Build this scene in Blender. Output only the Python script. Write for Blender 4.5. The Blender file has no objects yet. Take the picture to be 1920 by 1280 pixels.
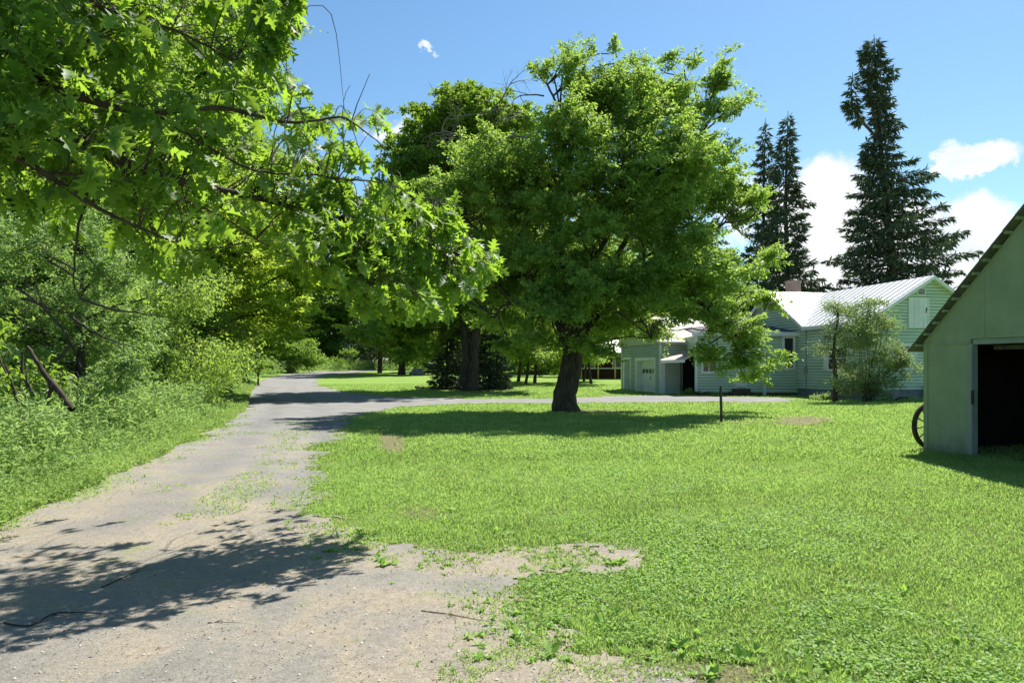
import bpy, math, random
import numpy as np
from mathutils import Vector
rng = np.random.default_rng(7); random.seed(7)
S = bpy.context.scene; COL = S.collection
F = 1400.0; CX = 960.0; HY = 690.0; EYE = 1.6

# ------------------------------------------------------------------ terrain
def gz(x, y):
    x = np.asarray(x, float); y = np.asarray(y, float)
    t = np.clip(y - 42, 0, 120)
    z = np.where(t < 8, 0.022*t*t/16, 0.022*(t-4))
    z = z + 0.03*np.sin(x*.35+1)*np.sin(y*.27)*np.clip((y-6)/10, 0, 1)
    return z+.05*fbm(x*1.1+40, y*.9+40, 3)*(y < 60)*(np.abs(x) < 60)
def gz0(x, y):
    t = min(max(y-42, 0), 120)
    return (0.022*t*t/16 if t < 8 else 0.022*(t-4))+0.03*math.sin(x*.35+1)*math.sin(y*.27)*min(max((y-6)/10, 0), 1)
def G(px, py):                     # first guess of where a spot of the photograph lies on the ground
    u = (px-CX)/F; v = (py-HY)/F
    y = 2.0
    while y < 400:
        if EYE - v*y <= gz0(u*y, y): break
        y *= 1.004
    return (u*y, y)
def P(px, py, D): return np.array([(px-CX)/F*D, D, EYE+(HY-py)/F*D])

# ------------------------------------------------------------------ numpy noise
_perm = rng.random((256, 256))
def vnoise(x, y):
    xi = np.floor(x).astype(int); yi = np.floor(y).astype(int)
    fx = x-xi; fy = y-yi; fx = fx*fx*(3-2*fx); fy = fy*fy*(3-2*fy)
    g = lambda a, b: _perm[a % 256, b % 256]
    return (g(xi, yi)*(1-fx)+g(xi+1, yi)*fx)*(1-fy)+(g(xi, yi+1)*(1-fx)+g(xi+1, yi+1)*fx)*fy
def fbm(x, y, o=4):
    s = 0; a = .5; t = 0
    for k in range(o):
        s = s+a*vnoise(x*2**k+17.3*k, y*2**k+9.1*k); t += a; a *= .55
    return s/t-.5
def inpoly(x, y, poly):
    c = np.zeros(x.shape, bool); n = len(poly)
    for i in range(n):
        x1, y1 = poly[i]; x2, y2 = poly[(i+1) % n]
        if y1 == y2: continue
        k = ((y1 > y) != (y2 > y)) & (x < (x2-x1)*(y-y1)/(y2-y1)+x1)
        c ^= k
    return c

# ------------------------------------------------------------------ materials
def mat(name): 
    m = bpy.data.materials.new(name); m.use_nodes = True; nt = m.node_tree
    for n in list(nt.nodes): nt.nodes.remove(n)
    return m, nt
def N(nt, t, **k):
    n = nt.nodes.new(t)
    for a, b in k.items():
        if a.startswith('i_'): n.inputs[a[2:].replace('_', ' ')].default_value = b
        else: setattr(n, a, b)
    return n
def L(nt, a, b): nt.links.new(a, b)
def c4(c): return (c[0], c[1], c[2], 1)
def ramp(nt, fac, stops):
    r = N(nt, 'ShaderNodeValToRGB'); e = r.color_ramp.elements
    while len(e) < len(stops): e.new(.5)
    for i, (p, c) in enumerate(stops): e[i].position = p; e[i].color = c4(c) if len(c) == 3 else c
    L(nt, fac, r.inputs[0]); return r.outputs[0]
def noise(nt, scale, detail=4, coord='Object', rough=.6, vec=None, dist=0):
    n = N(nt, 'ShaderNodeTexNoise'); n.inputs['Scale'].default_value = scale
    n.inputs['Detail'].default_value = detail; n.inputs['Roughness'].default_value = rough
    n.inputs['Distortion'].default_value = dist
    if vec is None:
        tc = N(nt, 'ShaderNodeTexCoord'); vec = tc.outputs[coord]
    L(nt, vec, n.inputs['Vector']); return n.outputs['Fac']
def mix(nt, fac, a, b, mode='MIX'):
    m = N(nt, 'ShaderNodeMix', data_type='RGBA', blend_type=mode)
    if isinstance(fac, (int, float)): m.inputs[0].default_value = fac
    else: L(nt, fac, m.inputs[0])
    for s, v in ((6, a), (7, b)):
        if isinstance(v, tuple): m.inputs[s].default_value = c4(v)
        else: L(nt, v, m.inputs[s])
    return m.outputs[2]
def leafmat(name, c1, c2, trans, spec=.25, tr_amt=.45):
    m, nt = mat(name)
    at = N(nt, 'ShaderNodeAttribute', attribute_name='rnd')
    col = mix(nt, at.outputs['Fac'], c1, c2)
    tcol = mix(nt, at.outputs['Fac'], tuple(t*.8 for t in trans), trans)
    p = N(nt, 'ShaderNodeBsdfPrincipled'); p.inputs['Roughness'].default_value = .55
    p.inputs['Specular IOR Level'].default_value = spec
    L(nt, col, p.inputs['Base Color'])
    t = N(nt, 'ShaderNodeBsdfTranslucent'); L(nt, tcol, t.inputs['Color'])
    x = N(nt, 'ShaderNodeMixShader'); x.inputs[0].default_value = tr_amt
    L(nt, p.outputs[0], x.inputs[1]); L(nt, t.outputs[0], x.inputs[2])
    o = N(nt, 'ShaderNodeOutputMaterial'); L(nt, x.outputs[0], o.inputs[0]); return m
def surf(name, c1, c2, scale=3, rough=.8, bump=0, bscale=30, metal=0, spec=.3, stretch=None, lo=.35, hi=.65):
    m, nt = mat(name)
    tc = N(nt, 'ShaderNodeTexCoord'); v = tc.outputs['Object']
    if stretch:
        mp = N(nt, 'ShaderNodeMapping'); mp.inputs['Scale'].default_value = stretch; L(nt, v, mp.inputs[0]); v = mp.outputs[0]
    col = ramp(nt, noise(nt, scale, 5, vec=v), [(lo, c1), (hi, c2)])
    p = N(nt, 'ShaderNodeBsdfPrincipled'); p.inputs['Roughness'].default_value = rough
    p.inputs['Metallic'].default_value = metal; p.inputs['Specular IOR Level'].default_value = spec
    L(nt, col, p.inputs['Base Color'])
    if bump:
        b = N(nt, 'ShaderNodeBump'); b.inputs['Strength'].default_value = bump; b.inputs['Distance'].default_value = .03
        L(nt, noise(nt, bscale, 5, vec=v), b.inputs['Height']); L(nt, b.outputs[0], p.inputs['Normal'])
    o = N(nt, 'ShaderNodeOutputMaterial'); L(nt, p.outputs[0], o.inputs[0]); return m

M = {}
M['oak'] = leafmat('oak_leaf', (.045, .10, .014), (.09, .17, .026), (.40, .63, .05), .5, .48)
M['apple'] = leafmat('orchard_leaf', (.11, .20, .036), (.23, .34, .075), (.44, .64, .09), .5, .47)
M['maple'] = leafmat('maple_leaf', (.055, .12, .018), (.17, .255, .035), (.35, .54, .05), .3, .45)
M['ymaple'] = leafmat('yellow_maple_leaf', (.10, .18, .02), (.24, .34, .035), (.60, .80, .07), .3, .55)
M['willow'] = leafmat('willow_leaf', (.10, .185, .055), (.22, .32, .11), (.38, .58, .12), .5, .44)
M['tall'] = leafmat('tall_tree_leaf', (.07, .13, .025), (.16, .24, .05), (.38, .58, .08), .3, .48)
M['far'] = leafmat('far_tree_leaf', (.08, .15, .03), (.20, .30, .07), (.46, .66, .10), .25, .5)
M['needle'] = leafmat('spruce_needle', (.055, .085, .052), (.12, .16, .095), (.06, .10, .03), .15, .22)
M['lilac'] = leafmat('lilac_leaf', (.10, .16, .06), (.22, .27, .14), (.32, .46, .11), .6, .42)
M['shrub'] = leafmat('shrub_leaf', (.10, .19, .024), (.18, .3, .05), (.36, .56, .07), .3, .46)
M['weed'] = leafmat('weed_leaf', (.17, .28, .07), (.34, .46, .18), (.46, .66, .17), .25, .42)
M['grass'] = leafmat('grass_blade', (.15, .26, .045), (.34, .46, .14), (.48, .68, .15), .35, .42)
M['clover'] = leafmat('clover_leaf', (.13, .27, .04), (.27, .41, .10), (.40, .64, .10), .3, .42)
M['litter'] = leafmat('dry_leaf', (.16, .11, .06), (.42, .36, .24), (.2, .13, .05), .2, .2)
M['bark'] = surf('bark', (.030, .024, .018), (.10, .082, .062), 4, .95, 1.0, 14, stretch=(3, 3, .5))
M['bark2'] = surf('twig_bark', (.03, .02, .015), (.085, .062, .048), 8, .9)
M['deadwood'] = surf('dead_bark', (.10, .09, .08), (.22, .2, .18), 8, .9)
M['sprucebark'] = surf('spruce_bark', (.05, .035, .026), (.12, .09, .07), 2, .95)
M['siding'] = surf('green_clapboard_paint', (.42, .54, .39), (.51, .62, .47), 1.2, .65, spec=.3, stretch=(.6, .6, 2.2), lo=.3, hi=.6)
M['gsiding'] = surf('grey_green_clapboard_paint', (.38, .46, .38), (.47, .55, .47), 1.5, .7, stretch=(.6, .6, 2))
M['white'] = surf('white_trim_paint', (.60, .63, .62), (.72, .74, .73), 2, .6)
M['cream'] = surf('weathered_white_boards', (.36, .37, .33), (.5, .51, .46), 3, .8, stretch=(4, 4, .5))
M['metalroof'] = surf('white_metal_roof', (.80, .81, .81), (.86, .86, .86), .6, .40, spec=.9, metal=.35)
M['beigeroof'] = surf('pale_tan_roof', (.40, .36, .30), (.52, .48, .41), 1.0, .7)
M['orangeroof'] = surf('rusty_lean_to_roof', (.45, .26, .16), (.72, .60, .48), 2, .7)
M['darkroof'] = surf('dark_shingle', (.07, .065, .07), (.14, .13, .13), 5, .9)
M['found'] = surf('grey_foundation', (.16, .17, .19), (.24, .25, .27), 2, .9)
M['black'] = surf('shade_black', (.008, .007, .006), (.02, .016, .014), 2, .9)  # near-black colour that paints in the shade of openings and siding gaps
M['brick'] = surf('chimney_brick', (.20, .10, .07), (.32, .2, .15), 12, .9)
M['redwall'] = surf('dark_red_wall', (.035, .016, .013), (.06, .026, .02), 3, .9)
M['yellow'] = surf('yellow_porch_paint', (.5, .4, .08), (.6, .5, .12), 3, .7)
M['shed'] = None
def shedmat():
    m, nt = mat('shed_green_paint'); tc = N(nt, 'ShaderNodeTexCoord'); v = tc.outputs['Object']
    mp = N(nt, 'ShaderNodeMapping'); mp.inputs['Scale'].default_value = (3, 3, .6); L(nt, v, mp.inputs[0])
    c = ramp(nt, noise(nt, 1.6, 7, vec=v, rough=.7), [(.32, (.205, .25, .165)), (.5, (.235, .28, .18)), (.68, (.27, .31, .205))])
    st = ramp(nt, noise(nt, 2.6, 7, vec=mp.outputs[0], rough=.75), [(.56, (0, 0, 0)), (.72, (.55, .55, .55))]); c = mix(nt, st, c, (.17, .19, .13))
    sp = ramp(nt, noise(nt, 9, 4, vec=v), [(.70, (0, 0, 0)), (.76, (.8, .8, .8))]); c = mix(nt, sp, c, (.12, .12, .09))
    sx = N(nt, 'ShaderNodeSeparateXYZ'); L(nt, v, sx.inputs[0]); mr = N(nt, 'ShaderNodeMapRange'); mr.inputs[1].default_value = .45; mr.inputs[2].default_value = .0; L(nt, sx.outputs[2], mr.inputs[0])
    dm = N(nt, 'ShaderNodeMath', operation='MULTIPLY'); L(nt, mr.outputs[0], dm.inputs[0]); L(nt, ramp(nt, noise(nt, 7, 6, vec=v), [(.35, (0, 0, 0)), (.65, (1, 1, 1))]), dm.inputs[1]); c = mix(nt, dm.outputs[0], c, (.15, .15, .10))
    p = N(nt, 'ShaderNodeBsdfPrincipled'); p.inputs['Roughness'].default_value = .8; p.inputs['Specular IOR Level'].default_value = .25; L(nt, c, p.inputs['Base Color'])
    b = N(nt, 'ShaderNodeBump'); b.inputs['Strength'].default_value = .5; b.inputs['Distance'].default_value = .006; L(nt, noise(nt, 14, 7, vec=mp.outputs[0], rough=.7), b.inputs['Height']); L(nt, b.outputs[0], p.inputs['Normal'])
    o = N(nt, 'ShaderNodeOutputMaterial'); L(nt, p.outputs[0], o.inputs[0]); return m
M['shed'] = shedmat()
M['shedtrim'] = surf('shed_frame_paint', (.2, .23, .21), (.27, .3, .27), 2, .8)
M['shedroof'] = surf('weathered_shed_roof', (.06, .065, .05), (.13, .13, .10), 3, .8)
M['iron'] = surf('dark_wheel_wood', (.02, .015, .012), (.06, .045, .035), 10, .8)
M['rustplate'] = surf('grey_meter', (.25, .26, .28), (.35, .36, .38), 5, .5)
M['rock'] = surf('grey_rock', (.10, .10, .10), (.25, .25, .24), 3, .95, .5, 10)
M['postwood'] = surf('dark_post_wood', (.04, .035, .028), (.09, .08, .06), 8, .9)
M['soil'] = surf('brown_soil', (.06, .045, .03), (.12, .09, .06), 6, 1)
def glass():
    m, nt = mat('dark_window_glass'); p = N(nt, 'ShaderNodeBsdfPrincipled')
    p.inputs['Base Color'].default_value = (.02, .024, .03, 1); p.inputs['Roughness'].default_value = .08
    o = N(nt, 'ShaderNodeOutputMaterial'); L(nt, p.outputs[0], o.inputs[0]); return m
M['glass'] = glass()

def lawn_mat():
    m, nt = mat('lawn_ground'); tc = N(nt, 'ShaderNodeTexCoord'); v = tc.outputs['Object']
    base = ramp(nt, noise(nt, .35, 6, vec=v, rough=.65), [(.3, (.13, .23, .03)), (.52, (.17, .28, .045)), (.72, (.22, .31, .07))])
    fine = noise(nt, 34, 6, vec=v, rough=.75)
    c = mix(nt, ramp(nt, fine, [(.35, (0, 0, 0)), (.68, (1, 1, 1))]), base, (.26, .38, .09))
    dk = ramp(nt, noise(nt, 90, 3, vec=v), [(.3, (1, 1, 1)), (.5, (0, 0, 0))])
    c = mix(nt, dk, c, (.07, .13, .02))
    st = ramp(nt, noise(nt, .9, 5, vec=v, rough=.7), [(.64, (0, 0, 0)), (.8, (.5, .5, .5))])
    c = mix(nt, st, c, (.26, .24, .11))
    wa = N(nt, 'ShaderNodeAttribute', attribute_name='worn')
    c = mix(nt, wa.outputs['Fac'], c, ramp(nt, noise(nt, 20, 5, vec=v), [(.3, (.10, .085, .045)), (.7, (.30, .25, .15))]))
    p = N(nt, 'ShaderNodeBsdfPrincipled'); p.inputs['Roughness'].default_value = .9; p.inputs['Specular IOR Level'].default_value = .1
    L(nt, c, p.inputs['Base Color'])
    b = N(nt, 'ShaderNodeBump'); b.inputs['Strength'].default_value = .8; b.inputs['Distance'].default_value = .06
    L(nt, fine, b.inputs['Height']); L(nt, b.outputs[0], p.inputs['Normal'])
    o = N(nt, 'ShaderNodeOutputMaterial'); L(nt, p.outputs[0], o.inputs[0]); return m
def road_mat():
    m, nt = mat('gravel_and_dirt'); tc = N(nt, 'ShaderNodeTexCoord'); v = tc.outputs['Object']
    big = noise(nt, .42, 6, vec=v, rough=.62, dist=.4)
    c = ramp(nt, big, [(.34, (.22, .208, .19)), (.45, (.31, .29, .255)), (.53, (.385, .33, .255)), (.6, (.31, .285, .25)), (.72, (.25, .235, .215))])
    sep = N(nt, 'ShaderNodeSeparateXYZ'); L(nt, v, sep.inputs[0])
    mr = N(nt, 'ShaderNodeMapRange'); mr.inputs[1].default_value = 9; mr.inputs[2].default_value = 24; L(nt, sep.outputs[1], mr.inputs[0])
    c = mix(nt, mr.outputs[0], c, ramp(nt, noise(nt, .8, 5, vec=v), [(.3, (.24, .235, .235)), (.7, (.33, .32, .315))]))
    ta = N(nt, 'ShaderNodeAttribute', attribute_name='track'); tm = N(nt, 'ShaderNodeMath', operation='MULTIPLY'); L(nt, ta.outputs['Fac'], tm.inputs[0]); L(nt, ramp(nt, noise(nt, 1.1, 5, vec=v), [(.3, (.25, .25, .25)), (.6, (.8, .8, .8))]), tm.inputs[1])
    c = mix(nt, tm.outputs[0], c, (.225, .222, .22))
    g = ramp(nt, noise(nt, 85, 4, vec=v, rough=.8), [(.28, (.35, .34, .33)), (.5, (.80, .80, .79)), (.72, (1.15, 1.13, 1.08))])
    c = mix(nt, 1.0, c, g, 'MULTIPLY')
    g2 = ramp(nt, noise(nt, 16, 5, vec=v, rough=.75), [(.3, (.72, .72, .72)), (.7, (1.2, 1.2, 1.2))])
    c = mix(nt, .8, c, g2, 'MULTIPLY')
    gr = ramp(nt, noise(nt, 1.3, 7, vec=v, rough=.75), [(.57, (0, 0, 0)), (.68, (.55, .55, .55))])
    c = mix(nt, gr, c, (.20, .235, .07))
    p = N(nt, 'ShaderNodeBsdfPrincipled'); p.inputs['Roughness'].default_value = .95; p.inputs['Specular IOR Level'].default_value = .15
    L(nt, c, p.inputs['Base Color'])
    b = N(nt, 'ShaderNodeBump'); b.inputs['Strength'].default_value = .7; b.inputs['Distance'].default_value = .015
    L(nt, noise(nt, 60, 6, vec=v, rough=.8), b.inputs['Height']); L(nt, b.outputs[0], p.inputs['Normal'])
    o = N(nt, 'ShaderNodeOutputMaterial'); L(nt, p.outputs[0], o.inputs[0]); return m
M['lawn'] = lawn_mat(); M['road'] = road_mat()

# ------------------------------------------------------------------ object helpers
def npobj(name, V, faces, m, parent=None, loc=(0, 0, 0), rnd=None, smooth=False):
    V = np.asarray(V, float)-np.asarray(loc, float)
    me = bpy.data.meshes.new(name); me.vertices.add(len(V)); me.vertices.foreach_set('co', V.astype(np.float32).ravel())
    if not isinstance(faces, list): faces = [faces]
    lv = np.concatenate([f.ravel() for f in faces]); lt = np.concatenate([np.full(len(f), f.shape[1]) for f in faces])
    ls = np.concatenate([[0], np.cumsum(lt)[:-1]])
    me.loops.add(len(lv)); me.loops.foreach_set('vertex_index', lv.astype(np.int32))
    me.polygons.add(len(lt)); me.polygons.foreach_set('loop_start', ls.astype(np.int32)); me.polygons.foreach_set('loop_total', lt.astype(np.int32))
    if smooth: me.polygons.foreach_set('use_smooth', np.ones(len(lt), bool))
    me.update(calc_edges=True); me.validate()
    if rnd is not None and len(rnd) == len(me.polygons):
        a = me.attributes.new('rnd', 'FLOAT', 'FACE'); a.data.foreach_set('value', np.asarray(rnd, np.float32))
    me.materials.append(m)
    o = bpy.data.objects.new(name, me); COL.objects.link(o)
    if parent: o.parent = parent
    else: o.location = loc
    return o
def tag(o, label=None, cat=None, group=None, kind=None):
    if label: o['label'] = label
    if cat: o['category'] = cat
    if group: o['group'] = group
    if kind: o['kind'] = kind
    return o
def empty(name, loc, label, cat, group=None):
    o = bpy.data.objects.new(name, None); COL.objects.link(o); o.location = tuple(float(v) for v in loc); o.empty_display_size = .2
    return tag(o, label, cat, group)
def copy_tree(o, parent=None):
    c = o.copy(); COL.objects.link(c)
    if parent: c.parent = parent
    for ch in [k for k in o.children]: copy_tree(ch, c)
    return c

class MB:
    def __init__(s): s.v = []; s.f = []
    def hexa(s, c):
        b = len(s.v); s.v += [tuple(map(float, q)) for q in c]
        for f in ((0, 3, 2, 1), (4, 5, 6, 7), (0, 1, 5, 4), (1, 2, 6, 5), (2, 3, 7, 6), (3, 0, 4, 7)): s.f.append(tuple(b+i for i in f))
    def prism(s, a, b):
        n = len(a); k = len(s.v); s.v += [tuple(map(float, q)) for q in list(a)+list(b)]
        s.f.append(tuple(range(k+n-1, k-1, -1))); s.f.append(tuple(range(k+n, k+2*n)))
        for i in range(n): j = (i+1) % n; s.f.append((k+i, k+j, k+n+j, k+n+i))
    def quad(s, *c):
        k = len(s.v); s.v += [tuple(map(float, q)) for q in c]; s.f.append(tuple(range(k, k+len(c))))
    def box(s, x0, x1, y0, y1, z0, z1):
        s.hexa([(x0, y0, z0), (x1, y0, z0), (x1, y1, z0), (x0, y1, z0), (x0, y0, z1), (x1, y0, z1), (x1, y1, z1), (x0, y1, z1)])
    def build(s, name, m, parent=None, loc=(0, 0, 0), bevel=0, smooth=False):
        me = bpy.data.meshes.new(name)
        me.from_pydata([tuple(q[i]-loc[i] for i in range(3)) for q in s.v], [], s.f)
        me.update(); me.materials.append(m)
        if smooth:
            for p in me.polygons: p.use_smooth = True
        o = bpy.data.objects.new(name, me); COL.objects.link(o)
        if parent: o.parent = parent
        else: o.location = loc
        if bevel:
            md = o.modifiers.new('b', 'BEVEL'); md.width = bevel; md.segments = 2
        return o

class Tubes:
    def __init__(s): s.V = []; s.Q = []; s.n = 0
    def add(s, pts, rad, k=6, rough=0):
        pts = np.asarray(pts, float); rad = np.asarray(rad, float) if np.ndim(rad) else np.full(len(pts), rad)
        T = np.gradient(pts, axis=0); T /= np.linalg.norm(T, axis=1)[:, None]+1e-9
        a = np.array([0, 0, 1.]) if abs(T[:, 2]).mean() < .8 else np.array([1., 0, 0])
        U = np.cross(T, a); U /= np.linalg.norm(U, axis=1)[:, None]+1e-9; W = np.cross(T, U)
        an = np.linspace(0, 2*np.pi, k, endpoint=False)
        R = rad[:, None]*np.ones((1, k))
        if rough: 
            R = R*(1+rough*(rng.random((1, k))-.5)*1.6+rough*(rng.random((len(pts), k))-.5)*.7)
        ring = pts[:, None, :]+(U[:, None, :]*np.cos(an)[None, :, None]+W[:, None, :]*np.sin(an)[None, :, None])*R[:, :, None]
        n = len(pts); b = s.n
        i = np.arange(n-1)[:, None]*k; j = np.arange(k)[None, :]; j2 = (j+1) % k
        q = np.stack([b+i+j, b+i+j2, b+i+k+j2, b+i+k+j], -1).reshape(-1, 4)
        s.V.append(ring.reshape(-1, 3)); s.Q.append(q); s.n += n*k
    def build(s, name, m, parent=None, loc=(0, 0, 0), smooth=True):
        return npobj(name, np.concatenate(s.V), np.concatenate(s.Q), m, parent, loc, smooth=smooth)
def curve(pts, n=24, wob=0):
    pts = [np.asarray(p, float) for p in pts]; out = []
    q = [2*pts[0]-pts[1]]+pts+[2*pts[-1]-pts[-2]]
    seg = len(pts)-1; per = max(2, n//seg)
    for i in range(seg):
        p0, p1, p2, p3 = q[i:i+4]
        for t in np.linspace(0, 1, per, endpoint=False):
            out.append(.5*((2*p1)+(-p0+p2)*t+(2*p0-5*p1+4*p2-p3)*t*t+(-p0+3*p1-3*p2+p3)*t**3))
    out.append(pts[-1]); out = np.array(out)
    if wob: 
        w = rng.normal(0, wob, out.shape); w[0] = 0; w[1:-1] = (w[1:-1]+w[:-2]+w[2:])/2; out = out+w
    return out
def unit(a): return a/(np.linalg.norm(a, axis=-1, keepdims=True)+1e-9)

def leaves(pos, size, ratio=.5, updir=.7, droop=.35, axis=None, fold=.12):
    """leaf-sized folded diamonds, 2 triangles each"""
    n = len(pos); nr = unit(rng.normal(0, 1, (n, 3))+np.array([0, 0, updir*1.6]))
    ax = rng.normal(0, 1, (n, 3)) if axis is None else axis+rng.normal(0, .45, (n, 3))
    ax = ax-nr*(ax*nr).sum(1)[:, None]; ax = unit(ax); ax[:, 2] -= droop; ax = unit(ax)
    sd = unit(np.cross(nr, ax)); nr = np.cross(ax, sd)
    s = size[:, None] if np.ndim(size) else np.full((n, 1), size)
    a = pos; c = pos+ax*s; m_ = pos+ax*s*.45
    b = m_+sd*s*ratio*.5+nr*s*fold; d = m_-sd*s*ratio*.5+nr*s*fold
    V = np.stack([a, b, c, d], 1).reshape(-1, 3)
    k = np.arange(n)[:, None]*4
    Fc = np.concatenate([k+np.array([[0, 1, 2]]), k+np.array([[0, 2, 3]])], 1).reshape(-1, 3)
    return V, Fc
def leafobj(name, pos, size, m, parent, loc, rnd=None, **kw):
    V, Fc = leaves(pos, size, **kw)
    r = rng.random(len(pos)) if rnd is None else rnd
    return npobj(name, V, Fc, m, parent, loc, rnd=np.repeat(r, 2))

def blobs_to_clusters(blobs, dens, shell=.5, sub=8):
    """blobs: (center, radii). returns list of arrays of cluster centres"""
    out = []
    for c, r in blobs:
        n = max(3, int(dens*(r[0]*r[1]*r[2])**(2/3)*4))
        d = unit(rng.normal(0, 1, (n, 3))); rr = shell+(1-shell)*rng.random(n)**.6
        rr *= 1+.12*rng.normal(0, 1, n)
        R = np.asarray(r, float); q = np.asarray(c)+d*rr[:, None]*R
        ns_ = max(2, int(n/sub)); k_ = rng.integers(0, ns_, n); rm_ = float(R.mean()); o3 = unit(d[:ns_]*np.array([1, 1, .25]))
        j = rng.normal(0, 1, (n, 3))*np.array([.23, .23, .14])*min(rm_, 2.2)*1.15; t_ = rng.uniform(-.3, .35, n)*min(rm_, 2.2)
        s_q = q[:ns_][k_]+j+o3[k_]*t_[:, None]; s_q[:, 2] -= np.abs(t_)*.25
        out.append(s_q)
    return out
def make_tree(name, base, trunk, trunk_r, blobs, label, cat, dens, nleaf, lsize, lm, spread=.33, bark='bark', group=None,
              limb_r=.12, shell=.5, paths=(), ratio=.5, start=.35, kf=10, rough=.15, twigs=.25, updir=.7, zsq=.6, extra=None, droop=.35, clip=None, shoot=0):
    base = np.asarray(base, float)
    root = empty(name, base, label, cat, group)
    tb = Tubes(); tp = curve(trunk, 30, .02)
    tt = np.linspace(0, 1, len(tp)); rr = trunk_r*((1-tt)**.8*.85+.10); rr[:3] *= np.array([1.35, 1.15, 1.05])
    tb.add(tp, rr, kf, rough)
    cl = blobs_to_clusters(blobs, dens, shell)
    AP = [tp[tt > start]]; AR = [rr[tt > start]]; AW = [np.full((tt > start).sum(), 1.)]
    for pth, r0 in paths:
        cv = curve(pth, 30, .05); r_ = np.linspace(r0, .03, len(cv)); tb.add(cv, r_, 8, .08)
        AP.append(cv[8:]); AR.append(r_[8:]); AW.append(np.full(len(cv)-8, .45))
    AP = np.concatenate(AP); AR = np.concatenate(AR); AW = np.concatenate(AW)
    for (c, r), cc in zip(blobs, cl):
        c = np.asarray(c)
        sc = np.linalg.norm(AP-c, axis=1)+np.abs(AP[:, 2]-(c[2]-.45*np.linalg.norm((AP-c)[:, :2], axis=1)))*1.5*AW
        i = np.argmin(sc); p0 = AP[i]; dd = np.linalg.norm(c-p0)
        mid = p0*.5+c*.5+np.array([0, 0, .08*dd])+rng.normal(0, .05*dd, 3)
        lp = curve([p0, mid, c], 12, .012*dd); lr = min(limb_r*(.4+dd/6), AR[i]*.75)
        tb.add(lp, np.linspace(lr, .02, len(lp)), 6)
        k = max(1, int(len(cc)*twigs))
        for q in cc[rng.permutation(len(cc))[:k]]:
            a = lp[rng.integers(3, len(lp))]
            md = (a+q)/2+rng.normal(0, .08, 3)*np.linalg.norm(q-a)+np.array([0, 0, .05])
            tb.add(np.array([a, md, q]), [max(.008, lr*.22), max(.006, lr*.14), .004], 4)
    if extra: extra(tb)
    C = np.concatenate(cl)
    if clip is not None: C = C[clip(C)]
    tb.build('trunk', M[bark], root, base)
    nl = np.maximum(2, (nleaf*(.5+rng.random(len(C)))).astype(int)); idx = np.repeat(np.arange(len(C)), nl)
    off = rng.normal(0, spread, (len(idx), 3))*np.array([1, 1, zsq]); axis_ = None
    if shoot:
        ctr = np.array([*tp[len(tp)//2][:2], 0]); outw = unit((C-ctr)*np.array([1, 1, .25])); sd_ = unit(outw*.8+np.array([0, 0, .35])+rng.normal(0, .5, C.shape)); sl_ = shoot*rng.uniform(.5, 1.5, len(C))
        t_ = rng.random(len(idx)); off = off*(.55-.25*t_)[:, None]+sd_[idx]*((t_-.25)*sl_[idx])[:, None]; off[:, 2] -= .18*t_**2*sl_[idx]; axis_ = sd_[idx]*.6
    pos = C[idx]+off; pos[:, 2] = np.maximum(pos[:, 2], gz(pos[:, 0]*1., pos[:, 1]*1.)+.05) if base[1] else pos[:, 2]
    tone = np.clip(rng.normal(.5, .26, len(C))[idx]+rng.normal(0, .2, len(idx)), 0, 1)
    leafobj('crown', pos, lsize*(.65+.6*rng.random(len(pos))), lm, root, base, rnd=tone, ratio=ratio, updir=updir, droop=droop, axis=axis_)
    return root
def split_blobs(bl):
    out = []
    for c, r in bl:
        r = np.asarray(r)
        if r[0] < .75: out.append((c, r)); continue
        k = 5 if r[0] < 1.5 else 9
        for j in range(k):
            d = unit(rng.normal(0, 1, 3)); out.append((c+d*r*rng.uniform(.3, .78), r*rng.uniform(.34, .56)*np.array([1, 1, .95])))
    return out
def pxblobs(lst, D, dd=2.5, flat=1.0, depth=1.1):
    out = []
    for q in lst:
        px, py, rx, ry = q[:4]; d = D+(q[4] if len(q) > 4 else rng.uniform(-dd, dd))
        s = d/F; out.append((P(px, py, d), (rx*s, min(rx*s*depth, 3.6+rx*s*.3), ry*s*flat)))
    return out

# ------------------------------------------------------------------ driveway outline
road_px = [(-900, 1330), (-300, 1075), (0, 975), (90, 935), (180, 902), (260, 868), (330, 836), (390, 806), (428, 785), (455, 765), (458, 745), (470, 725), (500, 709), (530, 702.5), (560, 699),
           (600, 696.5), (660, 694.5), (712, 692.8), (716, 694.5), (660, 698.5), (612, 704), (592, 711), (600, 723), (645, 735), (740, 744), (880, 748), (1040, 747), (1160, 742), (1240, 741.5), (1330, 743),
           (1440, 745), (1500, 748), (1490, 752), (1440, 754), (1250, 754), (1100, 755), (960, 756), (820, 759), (730, 766), (672, 780), (640, 800), (612, 835), (598, 870), (592, 905), (612, 945), (645, 985),
           (700, 1008), (770, 1030), (860, 1036), (960, 1022), (1060, 1016), (1200, 1018), (1205, 1034), (1120, 1056), (1040, 1075), (1000, 1100), (1035, 1125), (1000, 1150), (980, 1180), (1020, 1215), (1130, 1228),
           (1300, 1252), (1500, 1320), (1900, 1500), (1000, 2600), (-2500, 2600)]
road_w = [G(px, py) for px, py in road_px]
worn_px = [((1500, 788), 62, 9, .9), ((1120, 772), 60, 5, .7), ((735, 830), 26, 20, .9), ((1380, 790), 60, 6, .5), ((1880, 765), 70, 4, .5), ((905, 732), 70, 4, .5), ((1330, 1262), 160, 22, .8), ((800, 960), 60, 12, .6), ((620, 700), 60, 4, .8)]
lroad0 = np.array(road_w[1:16])
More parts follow.
